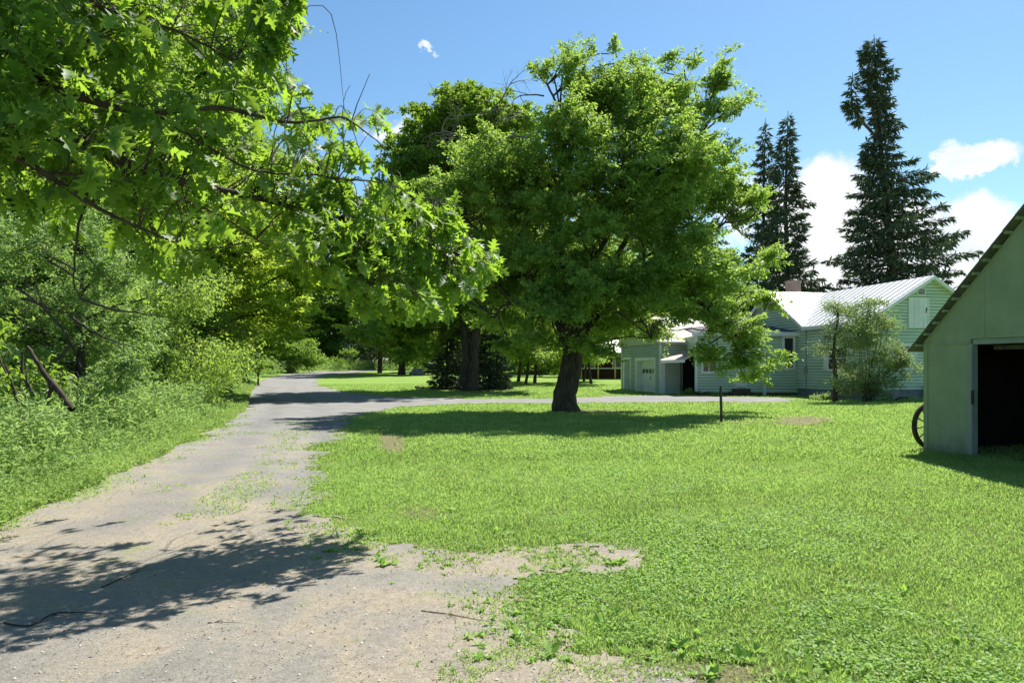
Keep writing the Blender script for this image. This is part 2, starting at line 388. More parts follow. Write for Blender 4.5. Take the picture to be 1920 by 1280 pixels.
def roadmask(x, y):
    a = .10+.010*np.abs(y)+.05
    a = np.minimum(a*1.5, .5)
    wx = x+fbm(x*1.3, y*1.3, 5)*a*3.4+fbm(x*5, y*5, 3)*.35; wy = y+fbm(x*1.3+50, y*1.3+50, 5)*a*4.2+fbm(x*5+9, y*5, 3)*.4
    return inpoly(wx, wy, road_w)
def worn(x, y):
    w = np.zeros_like(x)
    for q in range(8):
        w = w+.055*roadmask(x+.32*math.cos(q*.785), y+.45*math.sin(q*.785))+.05*roadmask(x+.12*math.cos(q*.785), y+.2*math.sin(q*.785))
    w = w*(y < 30)
    px = CX+F*x/np.maximum(y, .5); py = HY+F*(EYE-gz(x, y))/np.maximum(y, .5)
    for (cx, cy), rx, ry, a in worn_px:
        w = np.maximum(w, a*np.clip(1.5-((px-cx)/rx)**2-((py-cy)/ry)**2+fbm(x*2, y*2)*2.0, 0, 1))
    return np.clip(w, 0, 1)

# ------------------------------------------------------------------ ground sheets
def grid(ys, us, xfun=None):
    Y, U = np.meshgrid(ys, us, indexing='ij'); X = U*np.maximum(Y, 3) if xfun is None else U
    return X, Y
ys = np.concatenate([np.linspace(-40, 2, 12), np.exp(np.linspace(np.log(2.4), np.log(150), 260)), np.array([170, 220, 320, 600, 1200, 2500])])
us = np.concatenate([np.array([-20, -8, -4, -2, -1.3]), np.linspace(-.95, .95, 260), np.array([1.3, 2, 4, 8, 20])])
X, Y = grid(ys, us); Z = gz(X, Y)-.004; nr, nc = X.shape
idx = np.arange(nr*nc).reshape(nr, nc)
Q = np.stack([idx[:-1, :-1], idx[:-1, 1:], idx[1:, 1:], idx[1:, :-1]], -1).reshape(-1, 4)
g_o = npobj('ground', np.stack([X, Y, Z], -1).reshape(-1, 3), Q, M['lawn'], smooth=True)
wa = g_o.data.attributes.new('worn', 'FLOAT', 'POINT'); wa.data.foreach_set('value', np.where(Y > 3, worn(X, np.maximum(Y, 3)), 0).astype(np.float32).ravel())
tag(g_o, 'mown green lawn and rough ground with worn brown patches', None, kind='structure')
ys = np.concatenate([np.linspace(-12, 2.3, 30), np.exp(np.linspace(np.log(2.4), np.log(116), 420))]); us = np.arange(-1.4, .92, .0032)
X, Y = grid(ys, us); Z = gz(X, Y)+.006; nr, nc = X.shape; idx = np.arange(nr*nc).reshape(nr, nc)
xc = (X[:-1, :-1]+X[1:, 1:])/2; yc = (Y[:-1, :-1]+Y[1:, 1:])/2
keep = roadmask(xc, yc)
Q = np.stack([idx[:-1, :-1], idx[:-1, 1:], idx[1:, 1:], idx[1:, :-1]], -1)[keep]
u, inv = np.unique(Q.ravel(), return_inverse=True)
rd = npobj('driveway', np.stack([X, Y, Z], -1).reshape(-1, 3)[u], inv.reshape(-1, 4), M['road'], smooth=True)
tx_ = X.ravel()[u]-np.interp(Y.ravel()[u], lroad0[:, 1], lroad0[:, 0])+fbm(Y.ravel()[u]*.15, X.ravel()[u]*0+3, 2)*.5; yy_ = Y.ravel()[u]
tk = (np.exp(-((tx_-1.35)/.36)**2)+np.exp(-((tx_-3.05)/.36)**2))*np.clip((yy_-5)/4, 0, 1)*np.clip((60-yy_)/15, 0, 1)
at_ = rd.data.attributes.new('track', 'FLOAT', 'POINT'); at_.data.foreach_set('value', tk.astype(np.float32))
tag(rd, 'grey gravel and bare dirt driveway curving into the trees with a branch to the house', None, kind='structure')

# ------------------------------------------------------------------ lawn grass, clover, weeds (uncountable)
lroad = np.array([G(px, py) for px, py in road_px[1:16]])     # left edge of the road
lx_at = lambda y: np.interp(y, lroad[:, 1], lroad[:, 0])
def scatter(n, y0, y1, u0=-.72, u1=.74, k=1.0):
    r = rng.random(n)
    y = 1/((1/y0)*(1-r)+(1/y1)*r) if k == 1 else y0*(y1/y0)**r
    x = rng.uniform(u0, u1, n)*(y+.5)
    return x, y
def blades(name, x, y, h, w, m, label, lean=.55):
    n = len(x); b = np.stack([x, y, gz(x, y)], 1)
    a = rng.uniform(0, 2*np.pi, n); d = np.stack([np.cos(a), np.sin(a), np.zeros(n)], 1)
    a2 = rng.uniform(0, 2*np.pi, n); s = np.stack([np.cos(a2), np.sin(a2), np.zeros(n)], 1)
    L1 = b+d*(h*lean*.3)[:, None]+np.array([0, 0, 1])*(h*.6)[:, None]; L2 = b+d*(h*lean)[:, None]+np.array([0, 0, 1])*(h*(1-.25*rng.random(n)))[:, None]
    V = np.stack([b-s*w[:, None]/2, b+s*w[:, None]/2, L1+s*w[:, None]*.4, L1-s*w[:, None]*.4, L2], 1).reshape(-1, 3)
    k = np.arange(n)[:, None]*5
    r = np.clip(.5+fbm(x*.45, y*.45)*1.1+fbm(x*2.3+4, y*1.7)*1.3+rng.normal(0, .22, n), 0, 1)
    o = npobj(name, V, [np.concatenate([k, k+1, k+2, k+3], 1), np.concatenate([k+3, k+2, k+4], 1)], m, rnd=np.concatenate([r, r]))
    return tag(o, label, kind='stuff')
def lawnpts(n, y0, y1, k=1):
    x, y = scatter(n, y0, y1, -.9, .95, k); ok = ~roadmask(x, y) & (x > lx_at(y)-.2-.03*y)
    ok &= rng.random(n) > worn(x, y)*1.0
    bare = fbm(x*1.1+7, y*1.1, 4); edge = (y < 9) & (bare < -.2) & (x < 3) & (rng.random(n) < .7)
    ok &= ~edge
    return x[ok], y[ok]
x, y = lawnpts(520000, 3.2, 14, 2)
hh = (.016+.026*rng.random(len(x)))*(1+2.0*np.clip(fbm(x*1.4, y*1.1), -.35, .6)); 
blades('lawn_grass', x, y, hh, .0035+.0009*y, M['grass'], 'short green grass covering the lawn nearest the camera')
x, y = lawnpts(330000, 13, 60, 2)
blades('far_lawn_grass', x, y, .03+.035*rng.random(len(x)), .004+.0011*y, M['grass'], 'short sunlit grass of the lawn out towards the house')
# grass tufts in the road and along its edges
x, y = scatter(240000, 3.2, 30, -.8, .5, 2)
n1 = fbm(x*.8+3, y*.5+3, 5); n2 = fbm(x*.45+31, y*.25+11, 4)
cx_ = lx_at(y)+2.3
strip = np.exp(-((x-cx_)/.5)**2)*(y > 8)*(y < 22)*.27+np.exp(-((x-.1)/.9)**2)*(y < 5.6)*.10-.12*(x < -1.2)*(y < 7)+np.exp(-((x+1.3)/.5)**2)*(y < 9)*(y > 6)*.13+np.exp(-((x-lx_at(y)-.35)/.45)**2)*.26
n3 = fbm(x*6+9, y*6, 3); near = ~roadmask(x+rng.normal(0, .22, len(x)), y+rng.normal(0, .35, len(x)))
ok = roadmask(x, y) & (((n1+strip+n3*.35 > .24) & (rng.random(len(x)) < .7)) | (near & (n3+n1 > -.05)))
x, y = x[ok], y[ok]
blades('grass_tufts', x, y, .015+.03*rng.random(len(x)), .004+.0009*y, M['grass'], 'thin yellow green grass tufts growing through the driveway', 1.2)
# ragged fringe of the lawn over the gravel
x, y = scatter(900000, 3.2, 26, -.8, .5, 2); ok = roadmask(x, y); x, y = x[ok], y[ok]
near = ~roadmask(x+rng.normal(0, .30, len(x)), y+rng.normal(0, .5, len(x))) & (fbm(x*2.2, y*1.6, 5)+.4*fbm(x*9, y*9, 2) > .02)
x, y = x[near], y[near]
blades('fringe_grass', x, y, .012+.028*rng.random(len(x)), .004+.0009*y, M['grass'], 'thin grass straggling from the lawn edge over the gravel', .9)
k_ = rng.random(len(x)) < .06; FX, FY = x[k_], y[k_]
x, y = lawnpts(60000, 3.2, 22, 2); ok = fbm(x*.8+70, y*.8, 4)+rng.normal(0, .06, len(x)) > -.02; x, y = x[ok], y[ok]
M['straw'] = leafmat('straw_blade', (.30, .27, .14), (.45, .42, .24), (.3, .27, .12), .2, .25)
blades('dead_grass', x, y, .02+.03*rng.random(len(x)), .003+.0007*y, M['straw'], 'dry straw coloured blades mixed through the lawn', 1.3)
x, y = lawnpts(70000, 3.2, 16, 2); ok = fbm(x*1.6+7, y*1.3+70, 4)+rng.normal(0, .04, len(x)) > .17; x, y = x[ok], y[ok]
blades('taller_grass_clumps', x, y, .05+.05*rng.random(len(x)), .004+.0008*y, M['grass'], 'taller tufts standing up out of the mown lawn', .8)
# clover and plantain leaves
def groundleaves(name, x, y, s, m, label, h=.03):
    pos = np.stack([x, y, gz(x, y)+.008+h*rng.random(len(x))], 1)
    V, Fc = leaves(pos, s, ratio=.75, updir=1.6, droop=-.1)
    return tag(npobj(name, V, Fc, m, rnd=np.repeat(np.clip(.5+fbm(x*2, y*2)+rng.normal(0, .2, len(x)), 0, 1), 2)), label, kind='stuff')
x, y = lawnpts(300000, 3.2, 16, 2)
d = fbm(x*.9+20, y*.7+5, 5)+.22*np.exp(-((x-.4-.1*y)/1.7)**2)+rng.normal(0, .05, len(x))+.5*fbm(x*4, y*4, 3)
d -= .10*np.clip((x-2.0)/2, 0, 1)*(y > 4.6)
ok = d > .14; x, y = x[ok], y[ok]
groundleaves('clover_patch', x, y, .012+.014*rng.random(len(x))+.0008*y, M['clover'], 'bright clover and broad weeds growing in patches in the near lawn', .04)
# rosettes of plantain near bottom
px_, sz_ = [], []
cen = [G(a, b) for a, b in [(1120, 1190), (1180, 1215), (1250, 1225), (1330, 1235), (1400, 1225), (1450, 1240), (1060, 1130), (1100, 1110), (1540, 1250), (990, 1215), (1220, 1150), (1030, 1165), (1480, 1225), (1290, 1200), (1130, 1150), (1010, 1095), (640, 1010), (700, 1020), (650, 960), (1620, 1190), (1800, 1215), (1050, 1245), (1350, 1265), (1500, 1270), (880, 1225), (720, 1060), (1160, 1060), (1440, 1090), (1700, 1110), (1560, 1060), (770, 900), (850, 960), (930, 1000)]]
P_, A_, S_ = [], [], []
nf_ = min(260, len(FX)); pk_ = rng.permutation(len(FX))[:nf_]; cen += [(FX[i], FY[i]) for i in pk_ if FY[i] < 11]
lx_, ly_ = lawnpts(420, 3.4, 12, 2); cen += list(zip(lx_, ly_))
for ci, (cx, cy) in enumerate(cen):
    for j in range(3 if ci < 33 else 1):
        ox, oy = cx+rng.normal(0, .09), cy+rng.normal(0, .09); k = rng.integers(6, 11); 
        for a in np.linspace(0, 2*np.pi, k, endpoint=False)+rng.random():
            P_.append((ox, oy, float(gz(ox, oy))+.012)); A_.append((math.cos(a), math.sin(a), .35)); S_.append(rng.uniform(.04, .085) if ci < 33 else rng.uniform(.025, .055))
P_, A_, S_ = map(np.array, (P_, A_, S_))
V, Fc = leaves(P_, S_, ratio=.5, updir=1.2, droop=-.15, axis=A_, fold=-.05)
tag(npobj('plantain_weeds', V, Fc, M['clover'], rnd=np.repeat(rng.random(len(P_)), 2)), 'low rosettes of broad leafed weeds along the edge of the bare dirt', kind='stuff')
# litter
x, y = scatter(5200, 3.3, 14, -.75, .3, 2); 
pos = np.stack([x, y, gz(x, y)+.012], 1); V, Fc = leaves(pos, .010+.018*rng.random(len(x)), ratio=.35, updir=3, droop=0)
tag(npobj('leaf_litter', V, Fc, M['litter'], rnd=np.repeat(rng.random(len(x))**2, 2)), 'bits of dry leaf and bark scattered over the driveway', kind='stuff')
x, y = scatter(4000, 3.2, 10, -.8, .35, 2); ok = roadmask(x, y); x, y = x[ok], y[ok]
def pebbles():
    n = len(x); s = .003+.008*rng.random(n)**3; c = np.stack([x, y, gz(x, y)+.006+s*.3], 1)
    o_ = np.array([[1, 0, 0], [0, 1, 0], [-1, 0, 0], [0, -1, 0], [0, 0, 1]], float)[None]*s[:, None, None]*(.7+.6*rng.random((n, 5, 1)))
    V = (c[:, None]+o_).reshape(-1, 3); k = np.arange(n)[:, None]*5
    Fc = np.concatenate([k+np.array([[0, 1, 4]]), k+np.array([[1, 2, 4]]), k+np.array([[2, 3, 4]]), k+np.array([[3, 0, 4]])], 1).reshape(-1, 3)
    return tag(npobj('pebbles', V, Fc, surf('pale_pebble', (.16, .15, .14), (.5, .47, .43), 9, .95)), 'small loose stones lying in the driveway', kind='stuff')
pebbles()

# tall roadside weeds: stems with many lance leaves
def weeds(name, x, y, h, nl, ls, m, label, spread=.0):
    n = len(x); base = np.stack([x, y, gz(x, y)], 1)
    ln = np.stack([rng.normal(0, .16, n), rng.normal(0, .16, n), np.ones(n)], 1)
    idx = np.repeat(np.arange(n), nl); t = rng.random(len(idx))**.75
    pos = base[idx]+ln[idx]*(h[idx]*t)[:, None]
    a = rng.uniform(0, 2*np.pi, len(idx)); ax = np.stack([np.cos(a), np.sin(a), .55+0*a], 1)
    sz = ls[idx]*(1.15-.55*t)*(.6+.7*rng.random(len(idx)))
    V, Fc = leaves(pos, sz, ratio=.24, updir=.4, droop=.15, axis=ax*2)
    r = np.clip(np.repeat(.5+fbm(x*1.2, y*1.2)*1.5+rng.normal(0, .15, n), nl)+.25*(t-.5), 0, 1)
    o = npobj(name, V, Fc, m, rnd=np.repeat(r, 2)); return tag(o, label, kind='stuff')
n = 11000; y = 4.5*(62/4.5)**rng.random(n)
wd = np.interp(y, [4, 12, 20, 40, 62], [3.6, 3.8, 3.2, 3.0, 4]); off = rng.random(n)*wd
x = lx_at(y)-.35-off+fbm(y*.8, y*.3)*.5
h = (.12+.72*np.clip(off/1.9, 0, 1))*(.5+.7*rng.random(n))*(1+.5*fbm(x*.7, y*.7))
weeds('roadside_weeds', x, y, h, 28, .085+.0034*y, M['weed'], 'tall pale green leafy weeds along the left edge of the driveway')
n = 1300; y = 4.5*(50/4.5)**rng.random(n); wd = 3.4; x = lx_at(y)-1.0-rng.random(n)*2.8
weeds('tall_stalks', x, y, .75+.5*rng.random(n), 34, .13+.004*y, M['weed'], 'taller stalks with long leaves rising above the roadside weeds')
n = 16000; y = 5*(60/5)**rng.random(n); x = lx_at(y)+.15-rng.random(n)**1.5*1.6+fbm(y*.8, y*.3)*.5
weeds('verge_grass', x, y, .06+.16*rng.random(n), 5, .05+.002*y, M['grass'], 'short rough grass between the driveway and the tall weeds')
n = 9000; y = rng.uniform(70, 118, n); x = rng.uniform(-30, 4, n)-0*y
keep = ~roadmask(x, y) & (((y > 101)) | (x < lx_at(y)-.5)); x, y = x[keep], y[keep]
weeds('far_tall_grass', x, y, .7+1.0*rng.random(len(x)), 9, .34+0*x, M['weed'], 'tall bright grass beyond the bend of the driveway')

# ------------------------------------------------------------------ foreground oak bough
def oakleaves(pos, axis, size, nrm):
    ol = np.array([(0, .012), (.14, .02), (.20, .06), (.235, .20), (.30, .075), (.36, .10), (.43, .34), (.47, .30), (.50, .10), (.57, .12), (.68, .36), (.71, .28), (.72, .12), (.78, .10), (.88, .17), (.90, .08), (1.0, .0)])
    n = len(pos); k = len(ol)
    ax = unit(axis); nr = unit(nrm-ax*(nrm*ax).sum(1)[:, None]); sd = np.cross(ax, nr)
    t = ol[:, 0]; w = ol[:, 1]
    wj = 1+.25*rng.normal(0, 1, (n, 1))*np.ones((1, k))*.5
    curl = rng.uniform(-.05, .55, (n, 1)); fold = rng.uniform(.0, .65, (n, 1))
    s = size[:, None]
    def pt(tt, ww, lift): return pos[:, None]+ax[:, None]*(tt*s)[..., None]+sd[:, None]*(ww*s)[..., None]+nr[:, None]*(lift*s)[..., None]
    mid = pt(t[None]*np.ones((n, 1)), np.zeros((n, k)), -curl*t[None]**2)
    tipf = (t+w*.22)[None]
    R = pt(tipf, w[None]*wj, -curl*t[None]**2+fold*w[None]); Lf = pt(tipf, -w[None]*wj, -curl*t[None]**2+fold*w[None])
    V = np.concatenate([mid, R, Lf], 1).reshape(-1, 3); b = (np.arange(n)*3*k)[:, None]; i = np.arange(k-1)[None]
    q1 = np.stack([b+i, b+k+i, b+k+i+1, b+i+1], -1).reshape(-1, 4); q2 = np.stack([b+i, b+i+1, b+2*k+i+1, b+2*k+i], -1).reshape(-1, 4)
    return V, np.concatenate([q1, q2]), k-1
def oak():
    base = np.array([-8.2, 4.6, 0.])
    root = empty('oak_tree', base, 'red oak whose long leafy limbs reach over the driveway from the left edge', 'tree')
    tb = Tubes(); tp = curve([base, base+[.1, .05, 2.2], base+[.3, .1, 4.5], base+[.2, .3, 8], base+[.5, .2, 11]], 24, .03)
    tb.add(tp, np.linspace(.38, .10, len(tp)), 12, .12)
    lim = [([(-750, 60, 4.9), (-300, 60, 5.2), (0, 125, 5.5), (150, 183, 5.7), (280, 210, 5.9), (420, 205, 6.1), (540, 228, 6.3), (640, 222, 6.6), (705, 262, 6.8)], .024, 2.6),
           ([(-780, 160, 4.9), (-250, 190, 5.3), (0, 226, 5.6), (150, 272, 6.0), (290, 325, 6.3), (400, 356, 6.6), (470, 368, 6.8), (580, 395, 7.1), (720, 430, 7.5), (820, 462, 7.9), (905, 492, 8.2)], .034, 2.4),
           ([(-780, 200, 4.9), (-200, 230, 5.0), (0, 285, 5.1), (80, 322, 5.3), (180, 388, 5.5), (260, 425, 5.7), (360, 470, 6.0)], .022, 2.2),
           ([(80, 322, 5.3), (160, 330, 5.5), (270, 350, 5.9), (400, 400, 6.3), (520, 470, 6.7), (640, 520, 7.0)], .013, 0),
           ([(290, 215, 5.9), (380, 270, 6.2), (480, 320, 6.5), (600, 330, 6.9), (740, 350, 7.3), (850, 390, 7.7)], .013, 0),
           ([(155, 183, 5.7), (162, 90, 5.6), (200, 50, 5.6), (240, 0, 5.5), (260, -120, 5.5)], .014, 0),
           ([(-700, -350, 5), (-200, -330, 5.4), (150, -300, 5.8), (420, -180, 6.2), (500, -60, 6.4), (545, 40, 6.5)], .03, 4),
           ([(-700, -200, 5), (-200, -150, 5.2), (60, -60, 5.4), (200, 20, 5.6), (330, 60, 5.9), (440, 110, 6.1)], .026, 4)]
    LP, LR = [], []
    for pts, r, h0 in lim:
        pp = [P(*q) for q in pts]
        if h0: pp = [tp[np.argmin(abs(tp[:, 2]-h0))]]+pp
        c = curve(pp, 64, .006); rr = np.linspace(r*(2.0 if h0 else 1), .005, len(c)); 
        tb.add(c, rr, 8, .08); LP.append(c); LR.append(rr)
    # bare hanging twig
    c = curve([P(168, 290, 5.95), P(160, 380, 5.9), P(146, 450, 5.8), P(140, 530, 5.7), P(165, 575, 5.7)], 20, .006); tb.add(c, np.linspace(.012, .004, len(c)), 6)
    c = curve([P(150, 470, 5.8), P(190, 510, 5.9), P(225, 560, 6.0)], 10, .005); tb.add(c, np.linspace(.006, .002, len(c)), 5)
    c = curve([P(660, 225, 6.6), P(672, 190, 6.6), P(693, 140, 6.6)], 8, .004); tb.add(c, np.linspace(.006, .0025, len(c)), 5)
    c = curve([P(640, 222, 6.6), P(645, 190, 6.6), P(657, 160, 6.6)], 8, .004); tb.add(c, np.linspace(.004, .002, len(c)), 5)
    LP = np.concatenate(LP[:]); 
    poly = [(-700, -420), (420, -420), (520, -140), (548, 0), (562, 60), (558, 95), (530, 92), (515, 120), (560, 160), (590, 185), (640, 200), (700, 195), (716, 230), (690, 270), (705, 300), (650, 330), (700, 345), (760, 355), (850, 375), (875, 400), (855, 450), (925, 460), (930, 490), (900, 545),
            (880, 520), (850, 570), (790, 560), (760, 590), (690, 570), (650, 560), (620, 500), (560, 490), (500, 440), (440, 425), (390, 450), (380, 500), (330, 520), (280, 510), (250, 450), (200, 430), (140, 440), (60, 400), (0, 380), (-700, 300)]
    C = []
    tries = 0
    while len(C) < 1600:
        px = rng.uniform(-700, 935); py = rng.uniform(-420, 600)
        if not inpoly(np.array([px]), np.array([py]), poly)[0]: continue
        if px < 120 and py > 250 and rng.random() < .55: continue
        D = 5.2+3.0*np.clip((px+50)/980, 0, 1)+rng.normal(0, .42)
        if rng.random() < .4: D += rng.uniform(-1.1, 2.6)*(1 if px < 640 else .8)
        D = max(D, 4.9)
        if py < 0: D += rng.uniform(-.2, .8)
        C.append(P(px, py, D))
    for q in range(46): C.append(P(rng.uniform(480, 556), rng.uniform(-80, 92), 6.45+rng.normal(0, .15)))
    rb_ = [(560, 330), (700, 340), (850, 385), (870, 420), (860, 450), (928, 470), (925, 500), (900, 545), (840, 575), (760, 590), (680, 570), (620, 520), (560, 480)]
    while len(C) < 1600+46+210:
        px = rng.uniform(560, 930); py = rng.uniform(330, 595)
        if inpoly(np.array([px]), np.array([py]), rb_)[0]: C.append(P(px, py, 6.9+1.2*(px-560)/370+rng.normal(0, .35)))
    C = np.array(C); pos, axs, sz = [], [], []
    for c in C:
        d = np.linalg.norm((LP-c)*np.array([1, 1, 1.1]), axis=1)+.9*np.clip(LP[:, 0]-c[0]+.1, 0, 9)
        a = LP[np.argmin(d)]; l = np.linalg.norm(c-a)
        if l > 2.2: a = c+(a-c)*(1.1/l); l = 1.1
        md = (a+c)/2+np.array([0, 0, .12*l])+rng.normal(0, .06*l, 3)
        tw = curve([a, md, c], 8, .006); tb.add(tw, np.linspace(.0065, .0022, len(tw)), 5)
        di = unit(c-md); n = rng.integers(6, 11)
        for j in range(n):
            s0 = rng.random(); p = tw[-1]*(1-.0)-di*(s0**2*.16)
            ang = rng.normal(0, 1, 3); v = unit(di*.55+ang*.6+np.array([.12, 0, -.55]))
            pos.append(p+v*.02); axs.append(v); sz.append(rng.uniform(.09, .22))
            tb.add(np.array([p, p+v*.025]), [.0012, .001], 3)
    pos, axs, sz = np.array(pos), np.array(axs), np.array(sz)
    nrm = rng.normal(0, .55, pos.shape)+np.array([.05, -.25, .9])
    V, Q, per = oakleaves(pos, axs, sz, nrm)
    r = rng.random(len(pos))
    tb.build('trunk', M['bark2'], root, base)
    npobj('leaves', V, Q, M['oak'], root, base, rnd=np.tile(np.repeat(r, per), 2))
oak()

# ------------------------------------------------------------------ spruces
def spruce(name, base, H, prof, nb, label, zmin=.5, tr=.3, lean=0, twig=.42, tw=.11, dens=42, droop=.25, extra=None, group=None, cat='spruce tree', m='needle'):
    base = np.asarray(base, float); root = empty(name, base, label, cat, group); tb = Tubes()
    tz = np.linspace(0, 1, 26); tp = base+np.stack([lean*tz+.12*np.sin(tz*7)*min(1, H/20), 0*tz, H*tz], 1)
    tb.add(tp, tr*(1-tz)**.9+.02, 10, .1); PP, AX = [], []
    def bough(p0, ang, Ln, dr, up=0):
        nonlocal PP, AX
        s = np.linspace(0, 1, 7); d = np.array([math.cos(ang), math.sin(ang), 0])
        pts = p0+d*(s*Ln)[:, None]+np.array([0, 0, 1.])*(up*s*Ln-dr*Ln*(s-.62*s*s*s))[:, None]
        tb.add(pts, np.linspace(max(.012, .011*Ln+.01), .006, 7), 4)
        n = max(5, int(dens*Ln)); t = .12+.88*rng.random(n)**.75
        cen = np.stack([np.interp(t, s, pts[:, i]) for i in range(3)], 1)
        sd = np.array([-d[1], d[0], 0]); side = rng.choice([-1, 1], n); w = (.30*Ln*(1.02-t)+.10)*rng.random(n)
        cen = cen+sd*(side*w)[:, None]-np.array([0, 0, 1])*(w*.25+rng.random(n)*.10*(1+.2*Ln))[:, None]+d*(w*.5)[:, None]
        ax = d*.8+sd*(side*.7)[:, None]+np.array([0, 0, -.25])+rng.normal(0, .25, (n, 3))
        PP.append(cen); AX.append(ax)
    for k in range(nb):
        f = (k+rng.random())/nb; z = zmin+(H*.985-zmin)*f**1.0
        ang = k*2.399+rng.normal(0, .3); wl, wr = prof(z); cs = math.cos(ang)
        Ln = (wr if cs > 0 else wl)*abs(cs)+(1-abs(cs))*(wl+wr)/2
        Ln *= rng.uniform(.5, 1.2)
        if Ln < .12: continue
        p0 = np.array([np.interp(z, tp[:, 2]-base[2], tp[:, i]) for i in range(3)])
        bough(p0, ang, Ln, droop*(1-.9*f)+rng.normal(0, .05), .15*f)
    if extra: extra(tb, bough, tp)
    PP = np.concatenate(PP); AX = np.concatenate(AX)
    PP[:, 2] = np.maximum(PP[:, 2], base[2]+.08)
    tb.build('trunk', M['sprucebark'], root, base)
    leafobj('crown', PP, twig*(.5+.8*rng.random(len(PP))), M[m], root, base, ratio=tw/twig*1.3, updir=.5, droop=.25, axis=unit(AX)*2.2, fold=.03)
    return root
SD = 62.0; sc = F/SD
pz = lambda py: EYE+(HY-py)/sc
cxs = lambda py: np.interp(py, [65, 690], [1637, 1690])
pts_l = [(68, 3), (95, 14), (130, 22), (180, 16), (230, 10), (262, 6), (285, 14), (330, 38), (380, 62), (430, 85), (500, 112), (560, 120), (680, 125)]
pts_r = [(68, 3), (95, 14), (130, 20), (180, 36), (230, 30), (262, 40), (300, 50), (330, 58), (345, 78), (400, 98), (440, 120), (500, 128), (560, 128), (680, 120)]
def prof_tall(z):
    py = HY-(z-EYE)*sc
    return (np.interp(py, [a for a, b in pts_l], [b for a, b in pts_l])/sc, np.interp(py, [a for a, b in pts_r], [b for a, b in pts_r])/sc)
def tall_extra(tb, bough, tp):
    for path, r in (([(1648, 262), (1622, 235), (1600, 205), (1598, 178), (1600, 135)], 12), ([(1645, 240), (1632, 180), (1628, 120), (1617, 85)], 11), ([(1650, 330), (1628, 300), (1625, 262)], 9)):
        c = curve([P(a, b, SD-.3) for a, b in path], 20, .05); tb.add(c, np.linspace(.14, .02, len(c)), 6)
        for q in range(46):
            i = int(len(c)*(.35+.65*rng.random()))-1
            bough(c[i], rng.uniform(0, 6.28), rng.uniform(.2, r/sc*1.3)*(1.2-i/len(c)*.7), .1, .1)
b0 = P(1690, 690, SD); b0[2] = float(gz(b0[0], b0[1]))
spruce('spruce_tree', b0, pz(65)-b0[2], prof_tall, 260, 'tallest spruce, with a ragged narrow top and forked side leaders, right behind the farmhouse', 2.5, .42, lean=P(1637, 65, SD)[0]-b0[0], twig=.58, tw=.11, dens=44, droop=.22, extra=tall_extra)
def cone(Rm, H, p=.8): return lambda z: (Rm*(1-z/H)**p, Rm*(1-z/H)**p)
b1 = P(1476, 690, 66); b1[2] = float(gz(b1[0], b1[1])); H1 = EYE+(690-208)/F*66-b1[2]
spruce('spruce_tree', b1, H1, cone(4.6, H1, .85), 150, 'even cone shaped spruce behind the brick chimney, right one of the close pair', 2, .3, twig=.58, tw=.12, dens=46)
b2 = P(1434, 690, 70); b2[2] = float(gz(b2[0], b2[1])); H2 = EYE+(690-222)/F*70-b2[2]
spruce('spruce_tree', b2, H2, cone(4.0, H2, .85), 135, 'slim dark spruce half hidden by the big leafy tree, left one of the close pair', 2, .3, twig=.58, tw=.12, dens=44)
b3 = P(712, 690, 92); b3[2] = float(gz(b3[0], b3[1])); H3 = EYE+(690-282)/F*92-b3[2]
spruce('spruce_tree', b3, H3, cone(4.4, H3, .85), 120, 'distant dark spruce whose tip shows beside the round maple', 2, .3, twig=.7, tw=.16, dens=22)
b4 = P(918, 690, 52.5); b4[2] = float(gz(b4[0], b4[1]))
spruce('young_spruce', b4, 4.3, lambda z: (2.1*(1-z/4.5)**.6, 2.1*(1-z/4.5)**.6), 90, 'low young spruce with drooping boughs right beside the forked maple trunk', .15, .10, twig=.30, tw=.08, dens=70, droop=.3)
b5 = P(838, 690, 53); b5[2] = float(gz(b5[0], b5[1]))
spruce('young_spruce', b5, 4.2, lambda z: (1.9*(1-z/4.3)**.6, 1.9*(1-z/4.3)**.6), 80, 'low young spruce in deep shade left of the forked maple trunk', .15, .10, twig=.30, tw=.08, dens=60, droop=.3)

